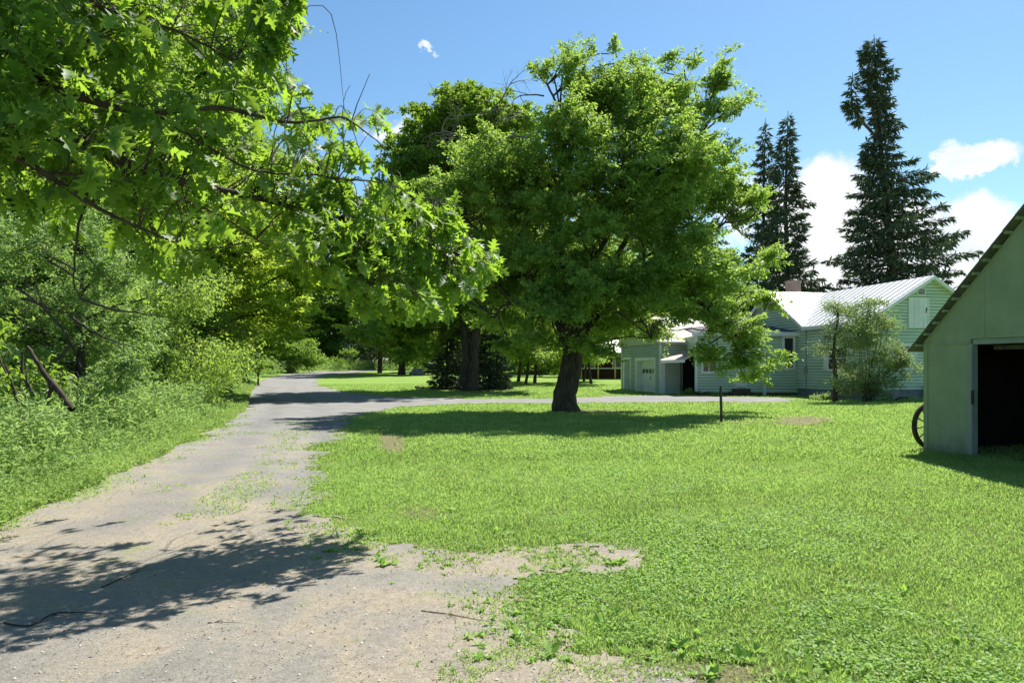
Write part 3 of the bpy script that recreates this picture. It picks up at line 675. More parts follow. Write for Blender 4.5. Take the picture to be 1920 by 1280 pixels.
# ------------------------------------------------------------------ big centre tree
D0 = 27.3; bx = P(1058, 690, D0); bx[2] = 0
cb = [(1065, 150, 62, 60), (1120, 170, 60, 55), (1150, 215, 100, 80), (1215, 180, 55, 50), (1260, 185, 60, 60), (1325, 165, 45, 38), (1325, 220, 55, 50), (1230, 300, 150, 100), (1060, 270, 90, 90), (935, 300, 75, 55), (880, 380, 85, 70), (1000, 420, 120, 80), (1160, 430, 160, 100),
      (1315, 340, 75, 70), (1370, 430, 75, 70), (1300, 500, 120, 60), (1120, 545, 120, 55), (965, 530, 100, 60), (885, 490, 70, 50), (1380, 530, 70, 50), (1230, 560, 75, 45), (1185, 612, 45, 30), (1250, 625, 40, 22), (1345, 600, 42, 50, -1.3), (1385, 650, 52, 40, -1.8), (1436, 668, 30, 20, -2), (1330, 645, 30, 38, -1.4), (1375, 612, 42, 38, -1.9), (1395, 690, 34, 18, -1.8), (1350, 675, 28, 24, -1.8), (1000, 635, 50, 30, -1.5), (1110, 645, 34, 26, -1.6), (1050, 655, 34, 22, -1.2), (960, 650, 34, 20, -1), (1160, 600, 50, 30, -1), (1060, 560, 70, 40, -2.5), (1240, 130, 20, 26), (1285, 135, 16, 26), (1355, 120, 14, 24), (1300, 600, 40, 26, -1.5), (1408, 175, 16, 18), (1210, 140, 30, 26), (1140, 100, 16, 20), (1095, 92, 14, 20), (1030, 115, 14, 12),
      (1060, 600, 55, 40), (940, 600, 60, 38), (1440, 485, 34, 28), (1410, 385, 26, 30), (1050, 480, 60, 50, -2.2), (1050, 400, 60, 50, -2.4), (1070, 330, 55, 50, -2.2), (1090, 250, 50, 50, -1.8), (1030, 560, 60, 45, -2.4), (1110, 420, 60, 50, -2.8), (980, 480, 60, 45, -2.2), (1270, 420, 70, 60, -2.4), (1200, 340, 70, 60, -2.2), (950, 380, 60, 50, -1.5), (1000, 330, 80, 70), (840, 400, 55, 50), (815, 340, 42, 34), (800, 465, 46, 44), (840, 520, 60, 40), (900, 290, 60, 45), (1425, 560, 45, 34), (1180, 250, 60, 50), (1130, 620, 45, 30), (1385, 185, 26, 22), (1075, 100, 26, 20), (1180, 110, 24, 18), (1395, 700, 26, 16)]
apaths = [([P(u_, v_, D0+dd_*t_/5) for t_, (u_, v_) in enumerate(pa)], r*.72) for pa, r, dd_ in (([(1072, 690), (1090, 610), (1140, 510), (1200, 410), (1280, 310), (1330, 210)], .22, 1.5), ([(1055, 650), (1035, 540), (1040, 400), (1050, 270), (1040, 190), (1000, 130)], .18, 1.5),
    ([(1075, 660), (1130, 590), (1210, 535), (1290, 555), (1340, 600), (1385, 655)], .13, -2), ([(1070, 640), (1140, 560), (1240, 480), (1340, 430), (1420, 400)], .15, -2.5), ([(1055, 610), (1000, 520), (920, 450), (850, 400)], .15, -2), ([(1060, 600), (1120, 480), (1160, 380), (1170, 240)], .16, -3),
    ([(1068, 620), (1020, 590), (960, 570), (920, 590)], .08, -2), ([(1075, 640), (1120, 580), (1170, 570), (1200, 600), (1225, 630)], .06, -2.5), ([(1070, 600), (1150, 520), (1250, 460), (1350, 380)], .14, 3))]
tree0 = make_tree('broadleaf_tree', bx, [bx+[.05, 0, -.1], P(1060, 740, D0), P(1072, 680, D0), P(1068, 610, D0), P(1050, 520, D0), P(1045, 400, D0), P(1070, 280, D0), P(1085, 200, D0)], .46,
          split_blobs(pxblobs(cb, D0, 2.2)), 'big leafy tree with a thick dark trunk standing in the middle of the lawn', 'tree', 12.5, 52, .135, M['apple'], shoot=.75, spread=.18, limb_r=.05, paths=apaths, start=.45, kf=18, rough=.16, zsq=.55, twigs=.3)
tb = Tubes()
def fork(p, d, l, r, dep):
    pts = [p]; dd = d.copy()
    for k in range(4):
        dd = unit(dd+rng.normal(0, .22, 3)); pts.append(pts[-1]+dd*l/4)
    tb.add(pts, np.linspace(r, r*.5, 5), 5)
    if dep:
        for k in range(3): 
            i = rng.integers(2, 5); fork(pts[i], unit(dd+rng.normal(0, .6, 3)), l*.6, r*.45, dep-1)
fork(P(1040, 240, D0+1), unit(np.array([-.8, .1, .7])), 1.9, .05, 3); fork(P(1000, 260, D0+1), unit(np.array([-1.1, .3, .6])), 3.0, .05, 3); fork(P(925, 210, D0+1.2), unit(np.array([.3, .1, .9])), 1.3, .04, 3); fork(P(945, 205, D0+1.2), unit(np.array([-.9, .1, .35])), 2.0, .04, 3); fork(P(1020, 180, D0+.8), unit(np.array([-.8, .1, .6])), 1.2, .035, 3)
tb.build('dead_branches', M['deadwood'], tree0, bx)['label'] = 'bare dead branches sticking out of the top left of the crown'

# ------------------------------------------------------------------ maple behind
D1 = 50; bm = P(880, 690, D1); bm[2] = float(gz(bm[0], bm[1]))
mb = [(870, 215, 70, 45), (925, 225, 60, 45), (830, 250, 60, 50), (775, 300, 48, 45), (750, 350, 40, 45), (800, 350, 60, 60), (750, 420, 45, 50), (880, 235, 85, 60), (940, 250, 70, 60), (815, 290, 62, 50), (870, 320, 110, 80), (760, 340, 40, 45), (970, 340, 80, 80), (800, 400, 85, 75), (900, 440, 110, 80), (990, 460, 70, 80), (770, 480, 60, 60), (850, 540, 95, 55), (950, 560, 80, 50), (740, 560, 45, 40), (830, 620, 60, 30), (900, 195, 50, 25), (850, 205, 40, 25), (790, 600, 50, 35), (1020, 560, 50, 60)]
def maple_extra(tb):
    c = curve([P(868, 725, D1), P(872, 640, D1), P(845, 520, D1), P(830, 420, D1)], 16, .04); tb.add(c, np.linspace(.32, .10, len(c)), 10, .1)
make_tree('maple_tree', bm, [bm+[.1, 0, -.1], P(888, 660, D1), P(895, 580, D1), P(890, 450, D1), P(890, 260, D1)], .44, pxblobs(mb, D1, 3, depth=1.3),
          'round topped maple with a dark forked trunk on the island of lawn', 'maple tree', 6.2, 60, .25, M['maple'], shoot=.4, spread=.36, limb_r=.10, extra=maple_extra, kf=14, zsq=.45)
# ------------------------------------------------------------------ left side trees
Dw = 17; bw = P(150, 690, Dw); bw[2] = 0
wb = [(60, 470, 80, 60), (150, 440, 80, 60), (200, 520, 70, 60), (100, 560, 110, 60), (235, 600, 62, 50), (160, 640, 110, 60), (40, 640, 90, 70), (240, 690, 50, 40), (120, 710, 110, 35), (-60, 560, 90, 110), (-140, 640, 90, 100), (275, 560, 18, 30), (-60, 440, 70, 50), (-250, 560, 110, 160)]
def willow_extra(tb):
    for path in ([(90, 690), (130, 640), (80, 570), (60, 500)], [(40, 560), (80, 575), (125, 625), (140, 660), (155, 690)], [(130, 590), (170, 620), (215, 640), (260, 650)], [(150, 560), (240, 585), (330, 600)], [(30, 540), (90, 575), (190, 600)]):
        c = curve([P(a, b, Dw-1.6) for a, b in path], 14, .02); tb.add(c, np.linspace(.035, .008, len(c)), 6)
make_tree('willow_tree', bw, [bw, bw+[.1, 0, 1.2], bw+[-.1, .1, 2.6], bw+[.1, 0, 4]], .16, pxblobs(wb, Dw, 1.0, depth=.9), 'bushy small leaved silvery green tree above the roadside weeds at far left', 'tree', 30, 50, .095, M['willow'],
          shoot=.45, spread=.14, limb_r=.06, extra=willow_extra, ratio=.42, zsq=.8, shell=.35)
Dm = 38; by = P(415, 690, Dm); by[0] -= 1; by[2] = 0
yb = [(460, 380, 75, 45), (560, 400, 55, 35), (380, 430, 80, 55), (500, 470, 95, 45), (565, 500, 50, 35), (400, 520, 90, 45), (480, 560, 110, 40), (340, 590, 80, 40), (440, 620, 90, 35), (540, 590, 60, 30), (320, 480, 60, 60), (390, 660, 70, 30), (330, 360, 70, 60), (460, 660, 50, 25), (560, 550, 45, 25)]
make_tree('maple_tree', by, [by, by+[.3, 0, 3], by+[.2, 0, 7], by+[.4, 0, 10]], .30, pxblobs(yb, Dm, 1.8, depth=1.2), 'yellow green maple leaning layered boughs over the bend of the driveway', 'maple tree', 7, 62, .20, M['ymaple'],
          shoot=.7, spread=.34, limb_r=.07, zsq=.22, updir=1.2)
def rand_blobs(H, R, z0, n, rs):
    out = []
    for k in range(n):
        f = (k+.5)/n; z = z0+(H-z0)*f; w = R*math.sqrt(max(.05, 1-((f-.42)/.66)**2)); a = k*2.4+rng.uniform(-.4, .4); q = w*rng.uniform(.25, .72)
        r = rs*rng.uniform(.7, 1.25)
        out.append((np.array([q*math.cos(a), q*math.sin(a), z-r*.3]), (r, r, r*.75)))
    return out
def std_tree(name, base, H, R, z0, n, rs, label, cat, m, dens=1.7, nleaf=40, ls=.26, spread=.5, tr=.3, group=None, **kw):
    dens *= 1.35; nleaf = int(nleaf*1.35); ls *= 1.2
    bl = [(np.asarray(base)+c, r) for c, r in rand_blobs(H, R, z0, n, rs)]; base = np.asarray(base, float)
    return make_tree(name, base, [base+[0, 0, -.2], base+[.2, 0, H*.3], base+[-.1, .1, H*.6], base+[.1, 0, H*.92]], tr, bl, label, cat, dens, nleaf, ls, m, spread=spread, limb_r=.09, group=group, **kw)
def gp(px, Yd): 
    x = (px-CX)/F*Yd; return np.array([x, Yd, float(gz(x, Yd))])
std_tree('tall_tree', gp(385, 60), 35, 7.6, 6, 34, 3.4, 'tall small leaved tree towering beside the sky, behind the oak bough', 'tree', M['tall'], 2.0, 44, .22, .42)
std_tree('tall_tree', gp(215, 36), 21, 6.0, 3, 28, 2.7, 'tall dense green tree filling the gap above the silvery willow', 'tree', M['tall'], 2.2, 44, .19, .42)
std_tree('tall_tree', gp(-40, 31), 17, 5.5, 2, 24, 2.5, 'tall green tree at the left edge behind the oak limbs', 'tree', M['tall'], 2.2, 40, .19, .42)
std_tree('tall_tree', gp(200, 60), 26, 7, 4, 24, 3.2, 'broad green tree deep in the wood left of the driveway', 'tree', M['far'], 1.6, 40, .28, .5)
std_tree('broadleaf_tree', gp(300, 27), 5.5, 2.8, .6, 12, 1.3, 'low dark leafy tree in the shade between the willow and the yellow green maple', 'tree', M['far'], 5, 40, .11, .3, tr=.12)
tf = gp(753, 86)
std_tree('shade_tree', tf, 15.5, 5.2, 3.8, 22, 2.5, 'dark crowned tree with a straight bare trunk past the island lawn, left of the rock', 'tree', M['far'], 1.7, 40, .30, .5, tr=.42)
v1 = std_tree('woodland_tree', gp(690, 124), 21, 6.2, .8, 26, 3.0, 'green tree in the wood straight behind the bend of the driveway', 'tree', M['far'], 1.35, 42, .36, .6, group='trees of the wood behind the lawns')
v2 = std_tree('woodland_tree', gp(1010, 92), 15, 5.8, 1.2, 22, 2.7, 'shady green tree behind the thick trunk of the big lawn tree', 'tree', M['far'], 1.5, 42, .33, .6, group='trees of the wood behind the lawns')
k = 0
for px, Yd, s, lab in ((560, 126, 1.35, 'green tree in the wood just above the pale roadside shrub'), (480, 112, 1.1, 'green tree at the wood edge behind the yellow green maple'), (760, 130, 1.2, 'green tree in the wood below the distant spruce tip'),
                     (830, 120, 1.0, 'green tree in the wood behind the forked maple trunk'), (930, 108, 1.0, 'green tree in the wood right behind the young spruces'), (1110, 104, .95, 'green tree standing behind the red walled porch house'),
                     (1210, 96, .85, 'green tree behind the garage gable'), (1300, 92, .8, 'green tree behind the pale tan roof of the wing'), (1375, 98, .75, 'green tree at the right end of the wood, left of the spruces'), (400, 92, 1.0, 'green tree deep in the left wood behind the maple boughs'), (630, 118, 1.1, 'smaller green tree at the near edge of the wood by the bend'), (860, 100, .6, 'smaller green tree in the shade beyond the maple')):
    c = copy_tree(v1 if k % 2 else v2); b = gp(px, Yd); c.location = b; c.scale = (s, s, s); c.rotation_euler.z = rng.uniform(0, 6.28); c['label'] = lab; k += 1
# saplings
sp = None
for px, Yd, H, lab in ((986, 60, 7, 'thin young tree with a dark stem just left of the thick lawn tree trunk'), (1003, 63, 8, 'second thin stemmed young tree left of the thick lawn tree trunk'), (1108, 61, 7, 'thin young tree standing in front of the porch house'), (972, 66, 8, 'thin young tree beside the right edge of the young spruce'), (1095, 66, 6, 'thin young tree between the thick lawn tree trunk and the porch house')):
    if sp is None: sp = std_tree('young_tree', gp(px, Yd), H, 2.3, 2.6, 10, 1.2, lab, 'young tree', M['far'], 3.2, 36, .2, .35, tr=.14, group='thin young trees between the trunk and the porch house')
    else:
        c = copy_tree(sp); c.location = gp(px, Yd); c.rotation_euler.z = rng.uniform(0, 6.28); c['label'] = lab; c.scale = (H/7,)*3
# shrubs
def shrub(name, base, blobs, label, m, dens, nl, ls, spread, nst=9, hh=1.6, sr=.03, cat='shrub', group=None, ratio=.5, zsq=.7, **kw):
    base = np.asarray(base, float); root = empty(name, base, label, cat, group); tb = Tubes(); cl = blobs_to_clusters(blobs, dens, .3)
    for c, r in blobs:
        for j in range(max(1, nst//len(blobs))):
            t = np.asarray(c)+rng.normal(0, .35, 3)*np.asarray(r); b = base+np.array([rng.normal(0, .15*hh*.4), rng.normal(0, .15*hh*.4), 0])
            cc = curve([b, (b*.55+t*.45)+[0, 0, .15], t], 10, .02); tb.add(cc, np.linspace(sr, .008, len(cc)), 5)
    C = np.concatenate(cl); idx = np.repeat(np.arange(len(C)), nl); pos = C[idx]+rng.normal(0, spread, (len(idx), 3))*[1, 1, zsq]
    pos[:, 2] = np.maximum(pos[:, 2], base[2]+.04)
    tone = np.clip(rng.normal(.5, .22, len(C))[idx]+rng.normal(0, .22, len(idx)), 0, 1)
    tb.build('stems', M['bark2'], root, base); leafobj('foliage', pos, ls*(.6+.7*rng.random(len(pos))), m, root, base, rnd=tone, ratio=ratio, **kw)
    return root
Db = 35.5
shrub('lilac_bush', gp(1625, Db), pxblobs([(1610, 640, 38, 48), (1640, 620, 38, 45), (1600, 590, 28, 28), (1660, 660, 35, 30), (1690, 690, 30, 18), (1620, 700, 42, 34), (1665, 600, 18, 20), (1585, 720, 22, 20), (1650, 725, 30, 18), (1700, 665, 18, 14), (1640, 570, 16, 16)], Db, .5, depth=.9),
      'dense rounded lilac bush against the gable wall of the farmhouse', M['lilac'], 44, 26, .10, .13, 22, 2.4, sr=.02)
tl = gp(1567, Db+.4)
def lil_tree():
    bl = pxblobs([(1570, 590, 40, 25), (1545, 630, 26, 30), (1580, 620, 26, 25), (1535, 660, 16, 12), (1595, 575, 22, 18), (1555, 575, 20, 18)], Db+.4, .4, depth=.9)
    make_tree('small_tree', tl, [tl, P(1567, 700, Db+.4), P(1563, 655, Db+.4), P(1570, 600, Db+.4), P(1572, 570, Db+.4)], .15, bl, 'thin wispy small tree with a bare trunk in front of the farmhouse side window', 'small tree', 22, 20, .09, M['lilac'], spread=.17, limb_r=.05, kf=8, zsq=.7, start=.5, twigs=.6)
lil_tree()
shrub('leafy_shrub', gp(550, 92), pxblobs([(520, 665, 26, 26), (555, 655, 32, 30), (585, 670, 22, 20), (540, 680, 40, 14), (570, 645, 18, 14)], 92, 1, depth=1), 'rounded bright green shrub on the outside of the driveway bend', M['shrub'], 5, 36, .32, .34, 12, 3)
shrub('leafy_shrub', gp(460, 58), pxblobs([(440, 660, 35, 28), (470, 670, 30, 22), (410, 680, 30, 20), (430, 640, 25, 20)], 58, 1, depth=1), 'bright green shrub below the maple boughs left of the bend', M['shrub'], 8, 34, .2, .25, 12, 2)
shrub('leafy_shrub', gp(375, 34), pxblobs([(370, 660, 50, 45), (420, 675, 40, 35), (330, 650, 40, 50), (400, 630, 45, 30)], 34, 1.0), 'tall shady shrub hugging the trunk of the yellow green maple', M['far'], 12, 36, .13, .2, 8, 2)
shrub('leafy_shrub', gp(655, 104), pxblobs([(650, 672, 16, 14), (662, 662, 12, 12), (640, 680, 16, 8)], 104, .6), 'small upright bright shrub in the tall grass beyond the driveway', M['shrub'], 4, 30, .3, .3, 6, 2)
shrub('leafy_shrub', gp(400, 30), pxblobs([(390, 700, 35, 30), (425, 710, 26, 22), (360, 720, 40, 20)], 30, .6), 'dark leafy shrub where the tall weeds end in the shade of the maple', M['far'], 14, 34, .11, .16, 8, 1)
shrub('leafy_shrub', gp(1010, 78), pxblobs([(1000, 665, 26, 30), (1040, 660, 30, 34), (975, 675, 22, 24), (1075, 672, 20, 24)], 78, 1), 'dark shady bushes behind the thick lawn tree trunk', M['maple'], 6, 34, .28, .34, 8, 2)
shrub('leafy_shrub', gp(785, 100), pxblobs([(800, 672, 28, 12), (835, 668, 24, 14), (770, 675, 22, 8)], 100, .6), 'pale sunlit shrub behind the rock and the bare trunk', M['shrub'], 4, 30, .3, .35, 8, 2)
shrub('leafy_shrub', gp(1545, 37.2), pxblobs([(1545, 742, 14, 9), (1530, 745, 12, 6), (1560, 745, 10, 7)], 37.2, .2), 'low pale weeds at the foot of the small tree by the house wall', M['weed'], 60, 14, .08, .07, 6, .4)
shrub('leafy_shrub', gp(1675, 36.6), pxblobs([(1665, 745, 18, 6), (1695, 748, 24, 4), (1725, 749, 16, 3)], 36.6, .2), 'low bright weeds along the grey foundation wall', M['weed'], 60, 14, .08, .06, 6, .3)
shrub('leafy_shrub', gp(1310, 43.2), pxblobs([(1305, 734, 14, 5), (1340, 737, 16, 4), (1290, 736, 10, 4)], 43.2, .2), 'dark low plants at the corner of the enclosed porch', M['far'], 50, 14, .08, .07, 6, .3)
shrub('wild_shrub', gp(60, 13.2), pxblobs([(40, 700, 60, 45), (-60, 690, 80, 60), (0, 620, 60, 50)], 13.2, .5), 'broad leaved wild shrub at the left edge beside the fallen branch', M['maple'], 14, 20, .13, .18, 8, 1)

# fallen branch
tb = Tubes()
c = curve([P(50, 650, 13.6), P(85, 700, 13.4), P(135, 768, 13.2)], 14, .02); tb.add(c, np.linspace(.03, .055, len(c)), 9, .15)
c = curve([P(60, 740, 13.2), P(40, 700, 13.3), P(44, 660, 13.3)], 10, .015); tb.add(c, np.linspace(.035, .015, len(c)), 7)
c = curve([P(95, 715, 13.3), P(90, 760, 13.2)], 8, .01); tb.add(c, np.linspace(.05, .04, len(c)), 7)
tag(tb.build('fallen_branch', M['bark2'], None, (0, 0, 0)), 'broken dark branch leaning in the brush at the left edge', 'branch')
# twigs on drive
def stick(pxs, r, lab):
    t = Tubes(); p = [np.array([*G(a, b), 0]) for a, b in pxs]
    for q in p: q[2] = float(gz(q[0], q[1]))+.006+r*1.2
    c = curve(p, 12, .004); t.add(c, np.linspace(r, r*.4, len(c)), 6)
    i = 7; d = unit(c[-1]-c[0]); t.add(np.array([c[i], c[i]+np.array([d[1], -d[0], .1])*.05+d*.05, c[i]+np.array([d[1], -d[0], .05])*.09+d*.13]), [r*.6, r*.4, r*.2], 5)
    tag(t.build('fallen_twig', M['bark2'], None, (0, 0, 0)), lab, 'twig', 'twigs lying on the driveway')
stick([(8, 1170), (60, 1174), (110, 1150), (190, 1152)], .007, 'longest fallen twig, in the leaf shadow at the left edge')
stick([(190, 1100), (240, 1080), (280, 1062)], .005, 'thin pale twig crossing the middle of the leaf shadow')
stick([(790, 1150), (830, 1156), (925, 1175)], .004, 'small forked twig on the bare dirt right of centre')
stick([(405, 1117), (450, 1122)], .003, 'short straight twig on the sunlit gravel')
stick([(390, 1170), (418, 1166)], .004, 'stubby dark twig on the sunlit gravel below the leaf shadow')

# rock
import bmesh
bm_ = bmesh.new(); bmesh.ops.create_icosphere(bm_, subdivisions=4, radius=1)
rb = gp(782, 84)
for v in bm_.verts:
    n_ = float(fbm(np.array([v.co.x*1.5+5]), np.array([v.co.y*1.5+v.co.z*2]), 4)[0]); v.co *= 1+n_*.5
    v.co.x *= .85; v.co.y *= .7; v.co.z = max(v.co.z*.75, -.1); 
me = bpy.data.meshes.new('boulder'); bm_.to_mesh(me); bm_.free(); me.materials.append(M['rock'])
o = bpy.data.objects.new('boulder', me); COL.objects.link(o); o.location = rb; tag(o, 'dark grey boulder on the grass right of the bare tree trunk', 'rock')
# posts
def post(base, h, r, lab, lean=.0):
    root = empty('wooden_post', base, lab, 'post'); t = Tubes(); base = np.asarray(base)
    t.add([base+[0, 0, -.05], base+[lean*.5, 0, h*.5], base+[lean, 0, h*.9]], [r*1.05, r, r], 10, .1); t.build('shaft', M['postwood'], root, base)
    t = Tubes(); t.add([base+[lean, 0, h*.9], base+[lean, 0, h], base+[lean, 0, h+.001]], [r*.7, r*.65, .001], 10); t.build('cap', M['iron'], root, base)
post(gp(1353, 22), 1.06, .042, 'short dark wooden post standing alone on the lawn in front of the porch', -.03)
post(gp(484, 58), 2.9, .07, 'thin grey pole in the brush left of the driveway bend')

# ------------------------------------------------------------------ buildings
s_ = np.array([-.2, .98]); s_ /= np.linalg.norm(s_); g_ = np.array([s_[1], -s_[0]])
class Fr:      # a wall frame: t along, o outwards, z up
    def __init__(s, o, d, n): s.o = np.asarray(o, float); s.d = np.asarray(d, float); s.n = np.asarray(n, float)
    def p(s, t, o, z): q = s.o+s.d*t+s.n*o; return (q[0], q[1], z)
    def box(s, mb, t0, t1, o0, o1, z0, z1):
        mb.hexa([s.p(t0, o0, z0), s.p(t1, o0, z0), s.p(t1, o1, z0), s.p(t0, o1, z0), s.p(t0, o0, z1), s.p(t1, o0, z1), s.p(t1, o1, z1), s.p(t0, o1, z1)])
def clap(fr, t0, t1, z0, top, m, root, loc, e=.165, holes=(), name='siding', peak=None):
    """top: eave z; peak: (tp, zp) for a gable"""
    mb = MB(); zmax = peak[1] if peak else top; z = z0
    while z < zmax-.02:
        za, zb = z, min(z+e, zmax); a, b = t0, t1
        zc = (za+zb)/2
        if zc > top and peak:
            f = (zc-top)/(peak[1]-top); a = t0+(peak[0]-t0)*f; b = t1+(peak[0]-t1)*f
        elif zc > top: break
        segs = [(a, b)]
        for (h0, h1, hz0, hz1) in holes:
            if hz0 < zc < hz1:
                ns = []
                for (p, q) in segs:
                    if h1 <= p or h0 >= q: ns.append((p, q)); continue
                    if h0 > p: ns.append((p, h0))
                    if h1 < q: ns.append((h1, q))
                segs = ns
        for (p, q) in segs:
            if q-p < .02: continue
            zt = zb-.022
            mb.quad(fr.p(p, .052, za), fr.p(q, .052, za), fr.p(q, .016, zt), fr.p(p, .016, zt))
            mb.quad(fr.p(p, .0, za), fr.p(q, .0, za), fr.p(q, .052, za), fr.p(p, .052, za))
            mb.quad(fr.p(p, .016, zt), fr.p(q, .016, zt), fr.p(q, .004, zt), fr.p(p, .004, zt))
            mb.quad(fr.p(p, .004, zt), fr.p(q, .004, zt), fr.p(q, .004, zb), fr.p(p, .004, zb))
        z += e
    o = mb.build(name, m, root, loc); o.data.materials.append(M['black'])
    for i, f in enumerate(o.data.polygons): f.material_index = 1 if i % 4 == 3 else 0  # gap faces are near-black: the shade line between boards is painted
    return o
def window(fr, t0, t1, z0, z1, root, loc, fw=.11, shutters=0, mid=True, name='window', vert=False):
    mb = MB(); o = .10
    fr.box(mb, t0-fw, t0, -.01, o, z0-fw, z1+fw); fr.box(mb, t1, t1+fw, -.01, o, z0-fw, z1+fw)
    fr.box(mb, t0, t1, -.01, o, z1, z1+fw); fr.box(mb, t0, t1, -.01, o+.02, z0-fw, z0)
    if mid: fr.box(mb, t0, t1, .062, .085, (z0+z1)/2-.025, (z0+z1)/2+.025)
    if vert: fr.box(mb, (t0+t1)/2-.025, (t0+t1)/2+.025, .062, .085, z0, z1)
    w = mb.build(name, M['white'], root, loc)
    mp = MB(); fr.box(mp, t0, t1, -.005, .061, z0, z1); mp.build('pane', M['glass'], w)
    w.children[0].data.transform(__import__('mathutils').Matrix.Translation(-Vector(loc)))
    if shutters:
        for a, b in ((t0-fw-.36, t0-fw-.03), (t1+fw+.03, t1+fw+.36)):
            ms = MB(); fr.box(ms, a, b, .02, .065, z0-.05, z1+.05); fr.box(ms, a, a+.05, .065, .082, z0-.05, z1+.05); fr.box(ms, b-.05, b, .065, .082, z0-.05, z1+.05)
            fr.box(ms, (a+b)/2-.02, (a+b)/2+.02, .065, .082, z0-.05, z1+.05); ms.build('shutter', M['white'], root, loc)
def slab(p, th=.1):
    """thick roof plane from 4 corners"""
    p = [np.asarray(q, float) for q in p]; n = unit(np.cross(p[1]-p[0], p[3]-p[0])); n = n if n[2] > 0 else -n
    mb = MB(); mb.prism([q-n*th for q in p], p); return mb, n
def addseam(mb, a, b, n, w=.022, h=.03):
    a = np.asarray(a); b = np.asarray(b); d = unit(b-a); sd = np.cross(d, n)*w/2; a = a+n*.002; b = b+n*.002
    mb.hexa([a-sd, a+sd, b+sd, b-sd, a-sd+n*h, a+sd+n*h, b+sd+n*h, b-sd+n*h])

C0 = np.array([18.1, 38.0]); HL = (float(C0[0]), float(C0[1]), 0.0)
EV = 4.18; RG = 6.38; HW = 3.63; pitch = (RG-EV)/HW
house = empty('farmhouse', HL, 'green clapboard farmhouse with a white metal roof and two gables', 'house')
def hp(a, l, z): q = C0+g_*a+s_*l; return np.array([q[0], q[1], z])
mb = MB()
mb.prism([hp(0.06, .06, .5), hp(2*HW-.06, .06, .5), hp(2*HW-.06, .06, EV-.06), hp(HW, .06, RG-.14), hp(.06, .06, EV-.06)], [hp(.06, 13.5, .5), hp(2*HW-.06, 13.5, .5), hp(2*HW-.06, 13.5, EV-.06), hp(HW, 13.5, RG-.14), hp(.06, 13.5, EV-.06)])
mb.prism([hp(.05, 5.6, .5), hp(.05, 12.6, .5), hp(.05, 12.6, EV-.1), hp(.05, 9.1, RG-.2), hp(.05, 5.6, EV-.1)], [hp(3, 5.6, .5), hp(3, 12.6, .5), hp(3, 12.6, EV-.1), hp(3, 9.1, RG-.2), hp(3, 5.6, EV-.1)])
mb.build('wall', M['siding'], house, HL)
mb = MB(); mb.prism([hp(.03, .03, -.3), hp(2*HW-.03, .03, -.3), hp(2*HW-.03, 13.4, -.3), hp(.03, 13.4, -.3)], [hp(.03, .03, .5), hp(2*HW-.03, .03, .5), hp(2*HW-.03, 13.4, .5), hp(.03, 13.4, .5)]); mb.build('foundation', M['found'], house, HL)
fg = Fr(C0, g_, -s_); fs = Fr(C0, s_, -g_)
clap(fg, 0, 2*HW, .5, EV, M['siding'], house, HL, peak=(HW, RG-.05)); clap(fs, 0, 12.6, .42, EV-.05, M['siding'], house, HL)
fsB = Fr(C0+s_*5.5, s_, -g_); clap(fsB, 0, 7.2, EV-.12, EV-.1, M['siding'], house, HL, peak=(3.6, RG-.1), name='gable_siding')
oh = .32
# roofs
def roofpt(a, l): return hp(a, l, EV+pitch*min(a, 2*HW-a))
mbs = []
b1_, n1_ = slab([roofpt(-oh, -oh), roofpt(HW, -oh), roofpt(HW, 5.42), roofpt(-oh, 5.42)]); roofm = b1_
b2_, _ = slab([roofpt(0.02, 5.42), roofpt(HW, 5.42), roofpt(HW, 13.9), roofpt(0.02, 13.9)]); 
for bb in (b2_,):
    k = len(roofm.v); roofm.v += bb.v; roofm.f += [tuple(i+k for i in f) for f in bb.f]
b3_, n3_ = slab([roofpt(HW, -oh), hp(2*HW+oh, -oh, EV-pitch*oh), hp(2*HW+oh, 13.9, EV-pitch*oh), roofpt(HW, 13.9)])
k = len(roofm.v); roofm.v += b3_.v; roofm.f += [tuple(i+k for i in f) for f in b3_.f]
def bz(l): return RG+.012-pitch*abs(l-9.1)*1.0
def bp(a, l): return hp(a, l, bz(l))
nb_, nB = slab([bp(-oh, 5.25), bp(-oh, 9.1), bp(HW, 9.1), bp(HW, 5.25)])
k = len(roofm.v); roofm.v += nb_.v; roofm.f += [tuple(i+k for i in f) for f in nb_.f]
nb2, nB2 = slab([bp(-oh, 12.95), bp(-oh, 9.1), bp(HW, 9.1), bp(HW, 12.95)])
k = len(roofm.v); roofm.v += nb2.v; roofm.f += [tuple(i+k for i in f) for f in nb2.f]
roof = roofm.build('roof', M['metalroof'], house, HL)
sm = MB(); l = -.2
while l < 8.8:
    a0 = -oh+.02
    if l > 5.42: a0 = HW-(9.1-l)+.06
    if a0 < HW-.2: addseam(sm, roofpt(max(a0, -oh+.02), l), roofpt(HW-.03, l), n1_)
    l += .53
a = -.2
while a < HW-.5:
    l0 = max(5.28, 9.1-(HW-a)+.06)
    addseam(sm, bp(a, l0), bp(a, 9.05), nB); a += .62
sob = sm.build('roof_seams', surf('seam_metal', (.30, .32, .33), (.42, .44, .45), 2, .5), roof); sob.data.transform(__import__('mathutils').Matrix.Translation(-Vector(HL)))
